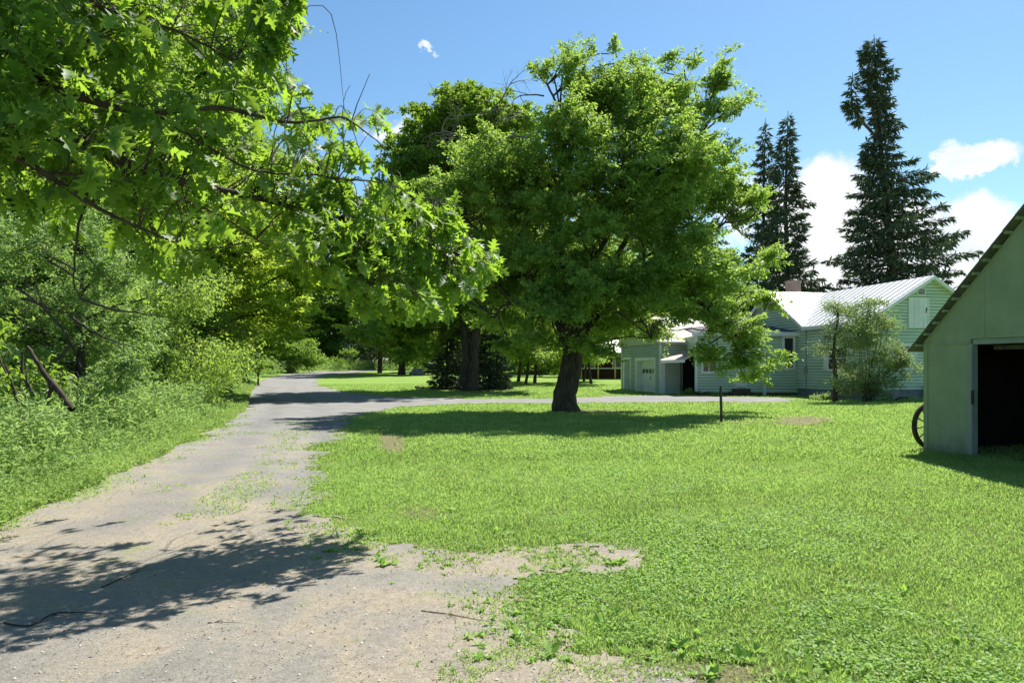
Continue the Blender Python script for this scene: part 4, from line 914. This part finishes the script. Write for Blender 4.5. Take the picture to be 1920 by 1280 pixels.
# fascia / rake boards
fb = MB()
def rake(p, q, out, h=.2, th=.04):
    p = np.asarray(p); q = np.asarray(q); o = np.array([out[0], out[1], 0])*th; dn = np.array([0, 0, -h]); e = np.array([0, 0, -.015])
    fb.hexa([p+dn, q+dn, q+dn+o, p+dn+o, p+e, q+e, q+e+o, p+e+o])
rake(roofpt(-oh, -oh), roofpt(HW, -oh), -s_); rake(roofpt(HW, -oh), hp(2*HW+oh, -oh, EV-pitch*oh), -s_)
rake(roofpt(-oh, -oh), roofpt(-oh, 5.25), -g_, .2); rake(bp(-oh, 5.2), bp(-oh, 9.1), -g_); rake(bp(-oh, 9.1), bp(-oh, 12.95), -g_)
fb.build('fascia', M['white'], house, HL)
cb_ = MB(); fg.box(cb_, -.06, .09, .012, .065, .45, EV); fs.box(cb_, -.07, .09, .012, .066, .45, EV); cb_.build('corner_trim', M['white'], house, HL)
# attic door, vent
tt_ = lambda px: (lambda u: (C0[0]-u*C0[1])/(u*g_[1]-g_[0]))((px-CX)/F)
def zz(px, py): 
    t = tt_(px); return EYE+(HY-py)/F*(C0[1]+g_[1]*t)
t0, t1 = tt_(1704), tt_(1738); z0, z1 = zz(1720, 612), zz(1720, 560)
mb = MB(); n_b = 4
for i in range(n_b): fg.box(mb, t0+(t1-t0)*i/n_b+.006, t0+(t1-t0)*(i+1)/n_b-.006, .0, .07, z0, z1)
ad = mb.build('attic_door', M['white'], house, HL); 
mb = MB(); fg.box(mb, t0-.07, t0, 0, .09, z0-.07, z1+.07); fg.box(mb, t1, t1+.07, 0, .09, z0-.07, z1+.07); fg.box(mb, t0, t1, 0, .09, z0-.07, z0); fg.box(mb, t0, t1, 0, .09, z1, z1+.07); mb.build('attic_door_frame', M['white'], house, HL)
from mathutils import Matrix
TR = Matrix.Translation(-Vector(HL))
mb = MB(); fg.box(mb, t1-.12, t1-.07, .07, .095, z1-.62, z1-.45); fg.box(mb, t1-.16, t1-.08, .07, .09, z1-.72, z1-.66); h_ = mb.build('latch', M['iron'], ad); h_.data.transform(TR)
t0, t1 = tt_(1720), tt_(1732); z0, z1 = zz(1726, 552), zz(1726, 541)
mb = MB(); fg.box(mb, t0-.05, t1+.05, .0, .07, z0-.05, z1+.05); vt = mb.build('gable_vent', M['white'], house, HL)
mb = MB()
for i in range(5): fg.box(mb, t0, t1, .07, .085, z0+(z1-z0)*i/5, z0+(z1-z0)*(i+.6)/5)
q_ = mb.build('louvre', M['darkroof'], vt); q_.data.transform(TR)
window(fg, tt_(1676), tt_(1703), zz(1690, 689), zz(1690, 649), house, HL, .13, 1)
window(fs, 1.55, 3.1, 1.55, 2.72, house, HL, .13, 1)
window(fg, 4.8, 5.7, 1.6, 2.7, house, HL, .13, 1)
# meter and conduit
mb = MB(); fs.box(mb, 5.15, 5.38, .03, .16, 1.3, 1.75); fs.box(mb, 5.24, 5.29, .03, .08, .4, 1.3); fs.box(mb, 5.24, 5.29, .03, .08, 1.75, 3.9); mb.build('electric_meter', M['rustplate'], house, HL)
mb = MB(); mb.prism([hp(3.15, -.35, -.1), hp(3.6, -.35, -.1), hp(3.6, -.3, .75), hp(3.15, -.3, .75)], [hp(3.15, -.30, -.1), hp(3.6, -.30, -.1), hp(3.6, -.25, .75), hp(3.15, -.25, .75)]); mb.build('bulkhead_panel', M['cream'], house, HL)
# chimney
mb = MB(); ch = hp(2.1, 10.0, 0)
mb.box(ch[0]-.38, ch[0]+.38, ch[1]-.3, ch[1]+.3, 4.5, 7.1); mb.box(ch[0]-.42, ch[0]+.42, ch[1]-.34, ch[1]+.34, 7.1, 7.24)
def brickmat():
    m, nt = mat('brick'); tc = N(nt, 'ShaderNodeTexCoord'); b = N(nt, 'ShaderNodeTexBrick'); b.inputs['Color1'].default_value = (.22, .11, .08, 1); b.inputs['Color2'].default_value = (.3, .18, .14, 1); b.inputs['Mortar'].default_value = (.4, .38, .35, 1)
    mp = N(nt, 'ShaderNodeMapping'); mp.inputs['Rotation'].default_value = (math.pi/2, 0, 0); L(nt, tc.outputs['Object'], mp.inputs[0]); b.inputs['Scale'].default_value = 5; L(nt, mp.outputs[0], b.inputs[0])
    p = N(nt, 'ShaderNodeBsdfPrincipled'); p.inputs['Roughness'].default_value = .9; L(nt, b.outputs[0], p.inputs['Base Color']); o = N(nt, 'ShaderNodeOutputMaterial'); L(nt, p.outputs[0], o.inputs[0]); return m
ck = mb.build('chimney', brickmat(), roof); ck.data.transform(TR)
# enclosed porch (addition)
E = np.array([10.78, 43.95]); M0 = np.array([16.80, 44.1]); fd = unit(M0-E); fn = np.array([fd[1], -fd[0]]); PL = float(np.linalg.norm(M0-E))
fp = Fr(E, fd, fn)
mb = MB(); fp.box(mb, 1.4, PL+.3, -5.2, -.02, .15, 3.5); fp.box(mb, 0.0, 1.4, -.12, -.02, .15, 3.5); fp.box(mb, 0, 1.4, -5.2, -.12, 2.75, 3.5); mb.build('porch_wall', M['siding'], house, HL)
mb = MB(); fp.box(mb, 1.28, 1.398, -5.1, -.13, .0, 2.74); fp.box(mb, 0.1, 1.28, -2.4, -2.3, .0, 2.74); fp.box(mb, .02, 1.28, -2.3, -.13, -.05, .06); mb.build('porch_opening', M['black'], house, HL)  # near-black lining: the open bay's shade is put into its colour
pt_ = lambda px: (lambda u: (E[0]-u*E[1])/(u*fd[1]-fd[0]))((px-CX)/F)
pzv = lambda py: EYE+(HY-py)/F*44.0
clap(fp, 0, PL, .22, 3.5, M['siding'], house, HL, e=.165, name='porch_siding', holes=[(pt_(1380), pt_(1399), .2, 2.65)])
mb = MB(); fp.box(mb, -.02, .12, .0, .07, .2, 3.55); mb.build('corner_trim', M['white'], house, HL); mb = MB(); fp.box(mb, pt_(1430), pt_(1436), .0, .072, .02, 3.55); mb.build('porch_trim', M['white'], house, HL)
mb = MB(); mb2, _ = slab([fp.p(-.25, .3, 3.72), fp.p(PL+.1, .3, 3.72), fp.p(PL-.8, -6.0, 4.75), fp.p(-.25, -1.6, 3.72+1.9*1.03/6.3)], .08); mb2.build('porch_roof', M['darkroof'], house, HL)
mb = MB(); fp.box(mb, -.27, PL+.05, .3, .34, 3.48, 3.715); mb.build('porch_fascia', M['white'], house, HL)
mb = MB(); fp.box(mb, -.2, PL+.05, -.2, .24, 3.725+.0, 3.745); 
window(fp, pt_(1318), pt_(1340), pzv(696), pzv(654), house, HL, .12, 0, False, vert=True)
window(fp, pt_(1470), pt_(1486), pzv(688), pzv(634), house, HL, .14, 0, False)
mb = MB(); fp.box(mb, pt_(1380)+.05, pt_(1399)-.05, -.03, .03, .52, 2.5); dr = mb.build('porch_door', M['white'], house, HL)
mb = MB(); fp.box(mb, pt_(1380)-.05, pt_(1380)+.05, 0, .07, .4, 2.6); fp.box(mb, pt_(1399)-.05, pt_(1399)+.05, 0, .07, .4, 2.6); fp.box(mb, pt_(1380)+.05, pt_(1399)-.05, 0, .07, 2.5, 2.6); q_ = mb.build('door_frame', M['white'], dr); q_.data.transform(TR)
mb = MB(); fp.box(mb, pt_(1399)-.14, pt_(1399)-.09, .03, .09, 1.4, 1.46); q_ = mb.build('handle', M['iron'], dr); q_.data.transform(TR)
mb = MB(); fp.box(mb, pt_(1366), pt_(1402), .04, .9, -.1, .22); fp.box(mb, pt_(1372), pt_(1402), .04, .5, .22, .4); mb.build('porch_steps', surf('step_wood', (.07, .045, .035), (.14, .1, .08), 4, .9), house, HL)
mb = MB(); fp.box(mb, .1, PL, -.4, -.06, -.2, .2); mb.build('porch_skirt', M['soil'], house, HL)

# garage wing
Ga = np.array([9.14, 45.7]); GL = (9.14, 45.7, 0.0); TG = Matrix.Translation(-Vector(GL))
garage = empty('garage', GL, 'grey green clapboard garage wing with a pale tan roof and white paneled garage door', 'garage')
def gpnt(a, l, z): q = Ga+g_*a+s_*l; return np.array([q[0], q[1], z])
GW = 7.0; GLn = 8.0; GE = 3.35; GR = 5.0
mb = MB(); mb.prism([gpnt(.5, .05, 0), gpnt(.5, GW-.05, 0), gpnt(.5, GW-.05, GE-.05), gpnt(.5, GW/2, GR-.1), gpnt(.5, .05, GE-.05)], [gpnt(GLn, .05, 0), gpnt(GLn, GW-.05, 0), gpnt(GLn, GW-.05, GE-.05), gpnt(GLn, GW/2, GR-.1), gpnt(GLn, .05, GE-.05)])
for (la, lb, za, zb) in ((.0, 1.0, 0, 3.1), (4.05, 5.25, 0, 3.1), (6.4, GW, 0, 3.1), (1.0, 4.05, 2.1, 3.1), (5.25, 6.4, 2.2, 3.1)):
    mb.prism([gpnt(.02, la, za), gpnt(.02, lb, za), gpnt(.02, lb, zb), gpnt(.02, la, zb)], [gpnt(.5, la, za), gpnt(.5, lb, za), gpnt(.5, lb, zb), gpnt(.5, la, zb)])
mb.prism([gpnt(.02, .0, 3.1), gpnt(.02, GW, 3.1), gpnt(.02, GW, GE-.05), gpnt(.02, GW/2, GR-.1), gpnt(.02, 0, GE-.05)], [gpnt(.5, 0, 3.1), gpnt(.5, GW, 3.1), gpnt(.5, GW, GE-.05), gpnt(.5, GW/2, GR-.1), gpnt(.5, 0, GE-.05)])
mb.build('wall', M['gsiding'], garage, GL)
ff = Fr(Ga, s_, -g_); fnr = Fr(Ga, g_, -s_)
clap(ff, 0, GW, .05, 3.1, M['gsiding'], garage, GL, e=.11, holes=[(.9, 4.15, 0, 2.2), (5.15, 6.5, 0, 2.3)]); clap(fnr, 0, 6, .05, GE, M['gsiding'], garage, GL, e=.14, name='side_siding', holes=[(1.38, 3, 0, 2.7)])
mb = MB(); fnr.box(mb, 1.38, 3, .0, .012, .02, 2.7); mb.build('doorway_shade_panel', M['black'], garage, GL)  # thin black panel on the wall, painted shade for an open doorway
mb = MB(); mb.prism([ff.p(0, .03, 3.1), ff.p(GW, .03, 3.1), ff.p(GW, .03, GE), ff.p(GW/2, .03, GR-.03), ff.p(0, .03, GE)], [ff.p(0, .075, 3.1), ff.p(GW, .075, 3.1), ff.p(GW, .075, GE), ff.p(GW/2, .075, GR-.03), ff.p(0, .075, GE)]); mb.build('gable_board', M['cream'], garage, GL)
mb = MB(); ff.box(mb, -.04, .16, .0, .07, 0, 3.1); ff.box(mb, GW-.12, GW+.03, 0, .07, 0, 3.1); fnr.box(mb, -.07, .22, .0, .068, 0, 2.2)
ff.box(mb, .82, 1.0, 0, .07, 0, 2.08); ff.box(mb, 4.05, 4.25, 0, .07, 0, 2.08); ff.box(mb, .82, 4.25, 0, .09, 2.08, 2.28); ff.box(mb, 5.1, 5.25, 0, .07, 0, 2.2); ff.box(mb, 6.4, 6.6, 0, .07, 0, 2.2); ff.box(mb, 5.1, 6.6, 0, .09, 2.2, 2.34)
ff.box(mb, 4.0, 4.05, -.45, .0, 0, 2.1); ff.box(mb, 6.36, 6.4, -.45, .0, 0, 2.2); mb.build('trim', M['white'], garage, GL)
# garage door
mb = MB()
for i, (za, zb) in enumerate(((.03, .42), (.43, .80), (.81, 1.20), (1.21, 1.60), (1.61, 2.08))): 
    if i == 3:
        ff.box(mb, 1.0, 4.0, -.34, -.30, 1.21, 1.27); ff.box(mb, 1.0, 4.0, -.34, -.30, 1.54, 1.60)
        for j in range(6): ff.box(mb, 1.0+j*.58, 1.10+j*.58, -.34, -.30, 1.27, 1.54)
    else: ff.box(mb, 1.0, 4.0, -.34, -.30, za, zb)
gd = mb.build('garage_door', M['white'], garage, GL)
mb = MB(); 
for j in range(5): ff.box(mb, 1.10+j*.58, 1.58+j*.58, -.34, -.32, 1.27, 1.54)
q_ = mb.build('pane', M['glass'], gd); q_.data.transform(TG)
mb = MB(); ff.box(mb, 2.45, 2.5, -.30, -.26, .9, 1.06); q_ = mb.build('handle', M['iron'], gd); q_.data.transform(TG)
mb = MB(); ff.box(mb, 5.25, 6.36, -.34, -.30, .03, 2.18); sd_ = mb.build('side_door', M['gsiding'], garage, GL)
mb = MB(); ff.box(mb, 5.45, 6.1, -.30, -.28, 1.2, 1.95); q_ = mb.build('pane', M['glass'], sd_); q_.data.transform(TG)
mb = MB(); ff.box(mb, 5.38, 5.45, -.30, -.27, 1.13, 2.02); ff.box(mb, 6.1, 6.17, -.30, -.27, 1.13, 2.02); ff.box(mb, 5.45, 6.1, -.30, -.27, 1.95, 2.02); ff.box(mb, 5.45, 6.1, -.30, -.27, 1.13, 1.2); q_ = mb.build('pane_frame', M['white'], sd_); q_.data.transform(TG)
gpi = (GR-GE)/(GW/2)
r1, _ = slab([gpnt(-.3, -.3, GE-.3*gpi), gpnt(GLn-.3, -.3, GE-.3*gpi), gpnt(GLn-.3, GW/2, GR), gpnt(-.3, GW/2, GR)], .08); r2, _ = slab([gpnt(-.3, GW+.3, GE-.3*gpi), gpnt(GLn, GW+.3, GE-.3*gpi), gpnt(GLn, GW/2, GR), gpnt(-.3, GW/2, GR)], .08)
k = len(r1.v); r1.v += r2.v; r1.f += [tuple(i+k for i in f) for f in r2.f]; r1.build('roof', M['beigeroof'], garage, GL)
fb = MB(); rake(gpnt(-.3, -.3, GE-.3*gpi), gpnt(-.3, GW/2, GR), -g_, .14, .03); rake(gpnt(-.3, GW/2, GR), gpnt(-.3, GW+.3, GE-.3*gpi), -g_, .14, .03); rake(gpnt(-.3, -.3, GE-.3*gpi), gpnt(GLn-1.5, -.3, GE-.3*gpi), -s_, .14, .03); fb.build('fascia', M['cream'], garage, GL)
# lean-to roof between garage and porch
q = [P(1239, 675, 44.6), P(1284, 673.5, 44.2), P(1302, 663, 43.9), np.append((Ga+g_*1.75-s_*.02), 2.75), np.append((Ga+g_*.02-s_*.02), 2.5)]
mb = MB(); dn = np.array([0, 0, -.05]); mb.prism([a+dn for a in q], q); mb.build('lean_to_roof', M['orangeroof'], garage, GL)
mb = MB(); a, b = q[0], q[1]; o_ = np.array([0, -.03, 0]); mb.hexa([a+[0, 0, -.18], b+[0, 0, -.18], b+[0, 0, -.18]+o_, a+[0, 0, -.18]+o_, a-[0, 0, .0], b-[0, 0, .0], b+o_, a+o_]); mb.build('lean_to_fascia', M['white'], garage, GL)
pp = P(1277, 690, 44.4); mb = MB(); mb.box(pp[0]-.05, pp[0]+.05, pp[1]-.05, pp[1]+.05, 0, 2.02); mb.build('lean_to_post', M['postwood'], garage, GL)

# neighbour house with porch
nb0 = gp(1010, 72); NL = tuple(float(v) for v in nb0)
nh = empty('porch_house', NL, 'low house with dark red walls, a pale roof and yellow porch posts, behind the garage', 'house')
zb = nb0[2]; x0, x1 = nb0[0]+3.9, nb0[0]+9.2
mb = MB(); mb.box(x0, x1, 73.8, 79, zb-.3, zb+2.7); mb.build('wall', M['redwall'], nh, NL)
mb, _ = slab([(x0-.4, 71.5, zb+2.55), (x1+.4, 71.5, zb+2.55), (x1+.4, 76.4, zb+3.9), (x0-.4, 76.4, zb+3.9)], .12); m2, _ = slab([(x0-.4, 81.3, zb+2.55), (x1+.4, 81.3, zb+2.55), (x1+.4, 76.4, zb+3.9), (x0-.4, 76.4, zb+3.9)], .12)
k = len(mb.v); mb.v += m2.v; mb.f += [tuple(i+k for i in f) for f in m2.f]; mb.build('roof', M['metalroof'], nh, NL)
for j in range(4):
    x = x0+.2+j*(x1-x0-.4)/3; mb = MB(); mb.box(x-.06, x+.06, 71.9, 72.02, zb-.2, zb+2.5); mb.build('porch_post', M['yellow'], nh, NL)
mb = MB(); mb.box(x0, x1, 71.92, 72.0, zb+.95, zb+1.03); mb.box(x0, x1, 71.9, 72.02, zb+2.5, zb+2.62); mb.build('porch_rail', M['white'], nh, NL)
for j, xw in enumerate((x0+1.2, x0+4.0)):
    mb = MB(); mb.box(xw-.55, xw+.55, 73.72, 73.8, zb+1.0, zb+2.2); w_ = mb.build('window', M['white'], nh, NL)
    mb = MB(); mb.box(xw-.45, xw+.45, 73.69, 73.72, zb+1.08, zb+2.12); q_ = mb.build('pane', M['glass'], w_); q_.data.transform(Matrix.Translation(-Vector(NL)))

# ------------------------------------------------------------------ near shed
P0 = np.array([8.0, 14.5]); d_ = unit(np.array([.3, -.954])); n_ = np.array([d_[1], -d_[0]])      # n_: outwards (towards the left)
n_ = n_ if n_[0] < 0 else -n_
SL = (8.0, 14.5, 0.0); TS = Matrix.Translation(-Vector(SL))
shed = empty('garden_shed', SL, 'green painted wooden shed with an open dark doorway at the right edge', 'shed')
fq = Fr(P0, d_, n_); W = 5.4; SE = 2.10; SP = SE+W/2*1.0; DP = 5.5; d0, d1 = 1.05, 4.3; DH = 2.13
mb = MB(); fq.box(mb, .10, d0-.09, -.06, 0, .02, 2.06); mb.build('wall_panel', M['shed'], shed, SL)
mb = MB(); fq.box(mb, -.0, .095, -.10, .014, .0, 2.06); mb.build('corner_board', M['shed'], shed, SL, .004)
mb = MB(); fq.box(mb, d1+.1, W, -.06, 0, .02, 2.06); mb.build('wall_panel', M['shed'], shed, SL)
mb = MB(); A = [fq.p(0, .012, 2.045), fq.p(d0-.02, .012, 2.045), fq.p(d0-.02, .012, DH), fq.p(d1+.02, .012, DH), fq.p(d1+.02, .012, 2.045), fq.p(W, .012, 2.045), fq.p(W, .012, SE), fq.p(W/2, .012, SP-.04), fq.p(0, .012, SE)]
B = [fq.p(0, -.06, 2.065)]+[tuple(np.array(a)-np.append(n_*.07, 0)) for a in A[1:]]; mb.prism(A, B); mb.build('gable_panel', M['shed'], shed, SL)
mb = MB()
for tq in (1.3, 2.52, 3.74):
    zt_ = SE+min(tq, W-tq)-.08; fq.box(mb, tq-.02, tq+.02, .012, .020, DH+.01, zt_)
fq.box(mb, 0.0, d0-.03, .012, .030, 2.046, 2.075); mb.build('batten', M['shed'], shed, SL)
mb = MB(); fq.box(mb, d0-.09, d0, -.14, .006, 0, 2.045); fq.box(mb, d1, d1+.09, -.14, .006, 0, 2.045); fq.box(mb, d0, d1, -.14, -.02, DH-.10, DH-.003); mb.build('door_frame', M['shedtrim'], shed, SL, .004)
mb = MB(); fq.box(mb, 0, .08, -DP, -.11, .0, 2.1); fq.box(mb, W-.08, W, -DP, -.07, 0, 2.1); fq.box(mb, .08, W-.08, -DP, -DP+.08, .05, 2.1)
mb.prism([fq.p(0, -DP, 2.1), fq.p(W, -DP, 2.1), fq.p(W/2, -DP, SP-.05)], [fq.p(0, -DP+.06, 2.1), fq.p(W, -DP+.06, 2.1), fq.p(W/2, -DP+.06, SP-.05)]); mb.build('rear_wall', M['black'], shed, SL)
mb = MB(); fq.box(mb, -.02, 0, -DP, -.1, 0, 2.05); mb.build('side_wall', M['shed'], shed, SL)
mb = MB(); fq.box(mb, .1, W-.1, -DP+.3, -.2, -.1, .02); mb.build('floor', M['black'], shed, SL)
mb = MB()
for k in range(5): fq.box(mb, .1, W-.1, -.5-k*.9, -.42-k*.9, 2.02, 2.12)
mb.build('ceiling_joists', M['postwood'], shed, SL)
# lintel brackets of pale wood just inside
mb = MB(); fq.box(mb, d0+.25, d0+.85, -.30, -.22, 1.93, 2.0); fq.box(mb, d0+1.0, d0+1.6, -.30, -.22, 1.93, 2.0); mb.build('door_track', M['postwood'], shed, SL)
mb = MB(); fq.box(mb, d0+.005, d0+.05, .006, .03, .95, 1.2); mb.build('hinge', M['iron'], shed, SL)
# shelf clutter inside
mb = MB(); fq.box(mb, 1.5, 3.9, -3.2, -2.6, .75, .8); fq.box(mb, 1.55, 1.62, -3.15, -2.65, 0, .75); fq.box(mb, 3.8, 3.87, -3.15, -2.65, 0, .75); fq.box(mb, 2.4, 2.47, -3.15, -2.65, 0, .75); tag(mb.build('workbench', M['postwood'], None, SL), 'dark workbench standing inside the open shed', 'workbench')
# roof: overlapping courses down both slopes
rm = MB(); ov = .20; nC = 13
for side in (0, 1):
    for k in range(nC):
        f0, f1 = k/nC, (k+1)/nC+.02; 
        ta, tb_ = -.20+(W/2+.20)*f0, -.20+(W/2+.20)*f1; za, zb2 = SE+.02+ta*1.0, SE+.02+tb_*1.0
        if tb_ > W/2: tb_ = W/2; zb2 = SE+.02+tb_
        jt = rng.uniform(-.004, .004); lift = .022
        if side: ta, tb_ = W-ta, W-tb_
        a = [fq.p(ta, ov+jt, za+lift), fq.p(tb_, ov+jt, zb2+.008), fq.p(tb_, -DP-.2, zb2+.008), fq.p(ta, -DP-.2, za+lift)]
        b = [tuple(np.array(q)-[0, 0, .022]) for q in a]; rm.prism(b, a)
rm.build('roof', M['shedroof'], shed, SL)
rm = MB()
for side in (0, 1):
    for k in range(nC):
        ta = -.12+(W/2)*(k+.35)/nC; za = SE-.035+ta; t_ = W-ta if side else ta
        fq.box(rm, t_-.03, t_+.03, -DP, ov-.04, za, za+.05)
rm.build('purlins', M['shed'], shed, SL)
# wagon wheel leaning on the side wall
wc = P0-n_*.36-d_*.16; WH = (float(wc[0]), float(wc[1]), 0.02)
wheel = empty('wagon_wheel', WH, 'dark wooden spoked wagon wheel leaning behind the left corner of the shed', 'wagon wheel')
def wv(a, r, o, zc=.47): q = np.append(-n_*(r*math.cos(a)), 0)+np.array([0, 0, r*math.sin(a)])+np.append(d_*(-o), 0)+np.array([wc[0], wc[1], zc]); return q
R_ = .47; mb = MB(); ns = 48
V = []; Qs = []
for i in range(ns):
    a = 2*math.pi*i/ns; V += [wv(a, R_, .03), wv(a, R_, -.03), wv(a, R_-.075, -.03), wv(a, R_-.075, .03)]
for i in range(ns):
    for j in range(4):
        i2 = (i+1) % ns; Qs.append((4*i+j, 4*i+(j+1) % 4, 4*i2+(j+1) % 4, 4*i2+j))
npobj('rim', np.array(V), np.array(Qs), M['iron'], wheel, WH)
for k in range(12):
    t = Tubes(); a = 2*math.pi*k/12+.12; t.add([wv(a, .05, 0), wv(a, .22, 0), wv(a, R_-.06, 0)], [.02, .014, .018], 8); t.build('spoke', M['cream'] if False else M['deadwood'], wheel, WH)
t = Tubes(); t.add([wv(0, 0, -.10), wv(0, 0, -.08), wv(0, 0, .08), wv(0, 0, .10)], [.04, .075, .075, .04], 16); t.build('hub', M['iron'], wheel, WH)

# ------------------------------------------------------------------ sky, sun, camera
W_ = bpy.data.worlds.new('World'); S.world = W_; W_.use_nodes = True; nt = W_.node_tree
for n in list(nt.nodes): nt.nodes.remove(n)
sund = Vector((.42, .62, 1)).normalized(); el = math.asin(sund.z); az = math.atan2(sund.x, sund.y)
sky = N(nt, 'ShaderNodeTexSky', sky_type='NISHITA', sun_disc=False); sky.sun_elevation = el; sky.sun_rotation = az
sky.air_density = 1.0; sky.dust_density = .35; sky.ozone_density = 1.6; sky.altitude = 300
tc = N(nt, 'ShaderNodeTexCoord'); sp_ = N(nt, 'ShaderNodeSeparateXYZ'); L(nt, tc.outputs['Generated'], sp_.inputs[0])
def mth(op, a, b=None, clamp=False):
    m = N(nt, 'ShaderNodeMath', operation=op, use_clamp=clamp)
    for i, v in ((0, a), (1, b)):
        if v is None: continue
        if isinstance(v, (int, float)): m.inputs[i].default_value = v
        else: L(nt, v, m.inputs[i])
    return m.outputs[0]
yy = mth('MAXIMUM', sp_.outputs[1], .08); U = mth('DIVIDE', sp_.outputs[0], yy); Vv = mth('DIVIDE', sp_.outputs[2], yy)
nz = noise(nt, 5.5, 9, vec=tc.outputs['Generated'], rough=.62, dist=.3); nz2 = noise(nt, 15, 8, vec=tc.outputs['Generated'], rough=.65)
U = mth('ADD', U, mth('MULTIPLY', mth('SUBTRACT', nz, .5), .15)); Vv = mth('ADD', Vv, mth('ADD', mth('MULTIPLY', mth('SUBTRACT', noise(nt, 7, 9, vec=tc.outputs['Generated'], rough=.65), .5), .14), mth('MULTIPLY', mth('SUBTRACT', nz2, .5), .08)))
tot = None
for px, py, rx, ry, amp in ((1520, 430, 230, 165, 1.0), (1840, 500, 300, 150, 1.05), (1700, 480, 260, 140, 1.0), (1845, 287, 100, 42, 1.0), (805, 101, 20, 10, .55), (740, 243, 70, 26, .5), (1390, 400, 150, 140, .9), (905, 88, 22, 6, .35), (2300, 350, 300, 250, .9)):
    a = mth('POWER', mth('DIVIDE', mth('SUBTRACT', U, (px-CX)/F), rx/F), 2); b = mth('POWER', mth('DIVIDE', mth('SUBTRACT', Vv, (HY-py)/F), ry/F), 2)
    e = mth('MULTIPLY', mth('SUBTRACT', 1.0, mth('ADD', a, b), True), amp); e = mth('POWER', e, .8)
    tot = e if tot is None else mth('MAXIMUM', tot, e)
dn_ = mth('ADD', mth('MULTIPLY', tot, 1.0), mth('ADD', mth('MULTIPLY', mth('SUBTRACT', nz, .5), 3.4), mth('MULTIPLY', mth('SUBTRACT', nz2, .5), 2.2)))
gate = mth('MULTIPLY', tot, 2.2, True)
cl = mth('MULTIPLY', ramp(nt, dn_, [(.34, (0, 0, 0)), (.75, (1, 1, 1))]), gate)
shade = ramp(nt, noise(nt, 7, 8, vec=tc.outputs['Generated'], rough=.6, dist=.5), [(.36, (.70, .77, .88)), (.56, (1, 1, 1))])
skyc = N(nt, 'ShaderNodeHueSaturation'); skyc.inputs['Saturation'].default_value = 1.12; skyc.inputs['Value'].default_value = 1.0; L(nt, mix(nt, 1.0, sky.outputs[0], (.97, 1.07, 1.05), 'MULTIPLY'), skyc.inputs['Color'])
cc = mix(nt, 1.0, shade, (7.6, 7.7, 7.8), 'MULTIPLY')
fin = mix(nt, cl, skyc.outputs[0], cc)
bg = N(nt, 'ShaderNodeBackground'); L(nt, fin, bg.inputs[0]); bg.inputs[1].default_value = .075
o = N(nt, 'ShaderNodeOutputWorld'); L(nt, bg.outputs[0], o.inputs[0])
sl = bpy.data.lights.new('sun', 'SUN'); sl.energy = 5.0; sl.angle = math.radians(.53); sl.color = (1, .955, .87)
so = bpy.data.objects.new('sun', sl); COL.objects.link(so); so.rotation_euler = sund.to_track_quat('Z', 'Y').to_euler(); so.location = (20, 30, 50)
cam = bpy.data.cameras.new('camera'); co = bpy.data.objects.new('camera', cam); COL.objects.link(co); S.camera = co
co.location = (0, 0, EYE); co.rotation_euler = (math.pi/2, 0, 0); cam.sensor_width = 36; cam.lens = 36*F/1920; cam.shift_y = (HY-640)/1920; cam.clip_end = 5000; cam.clip_start = .05
S.view_settings.view_transform = 'Standard'; S.view_settings.look = 'None'; S.view_settings.exposure = 1.0; S.view_settings.gamma = 1
S.render.engine = 'CYCLES'; S.cycles.max_bounces = 8; S.cycles.transparent_max_bounces = 4
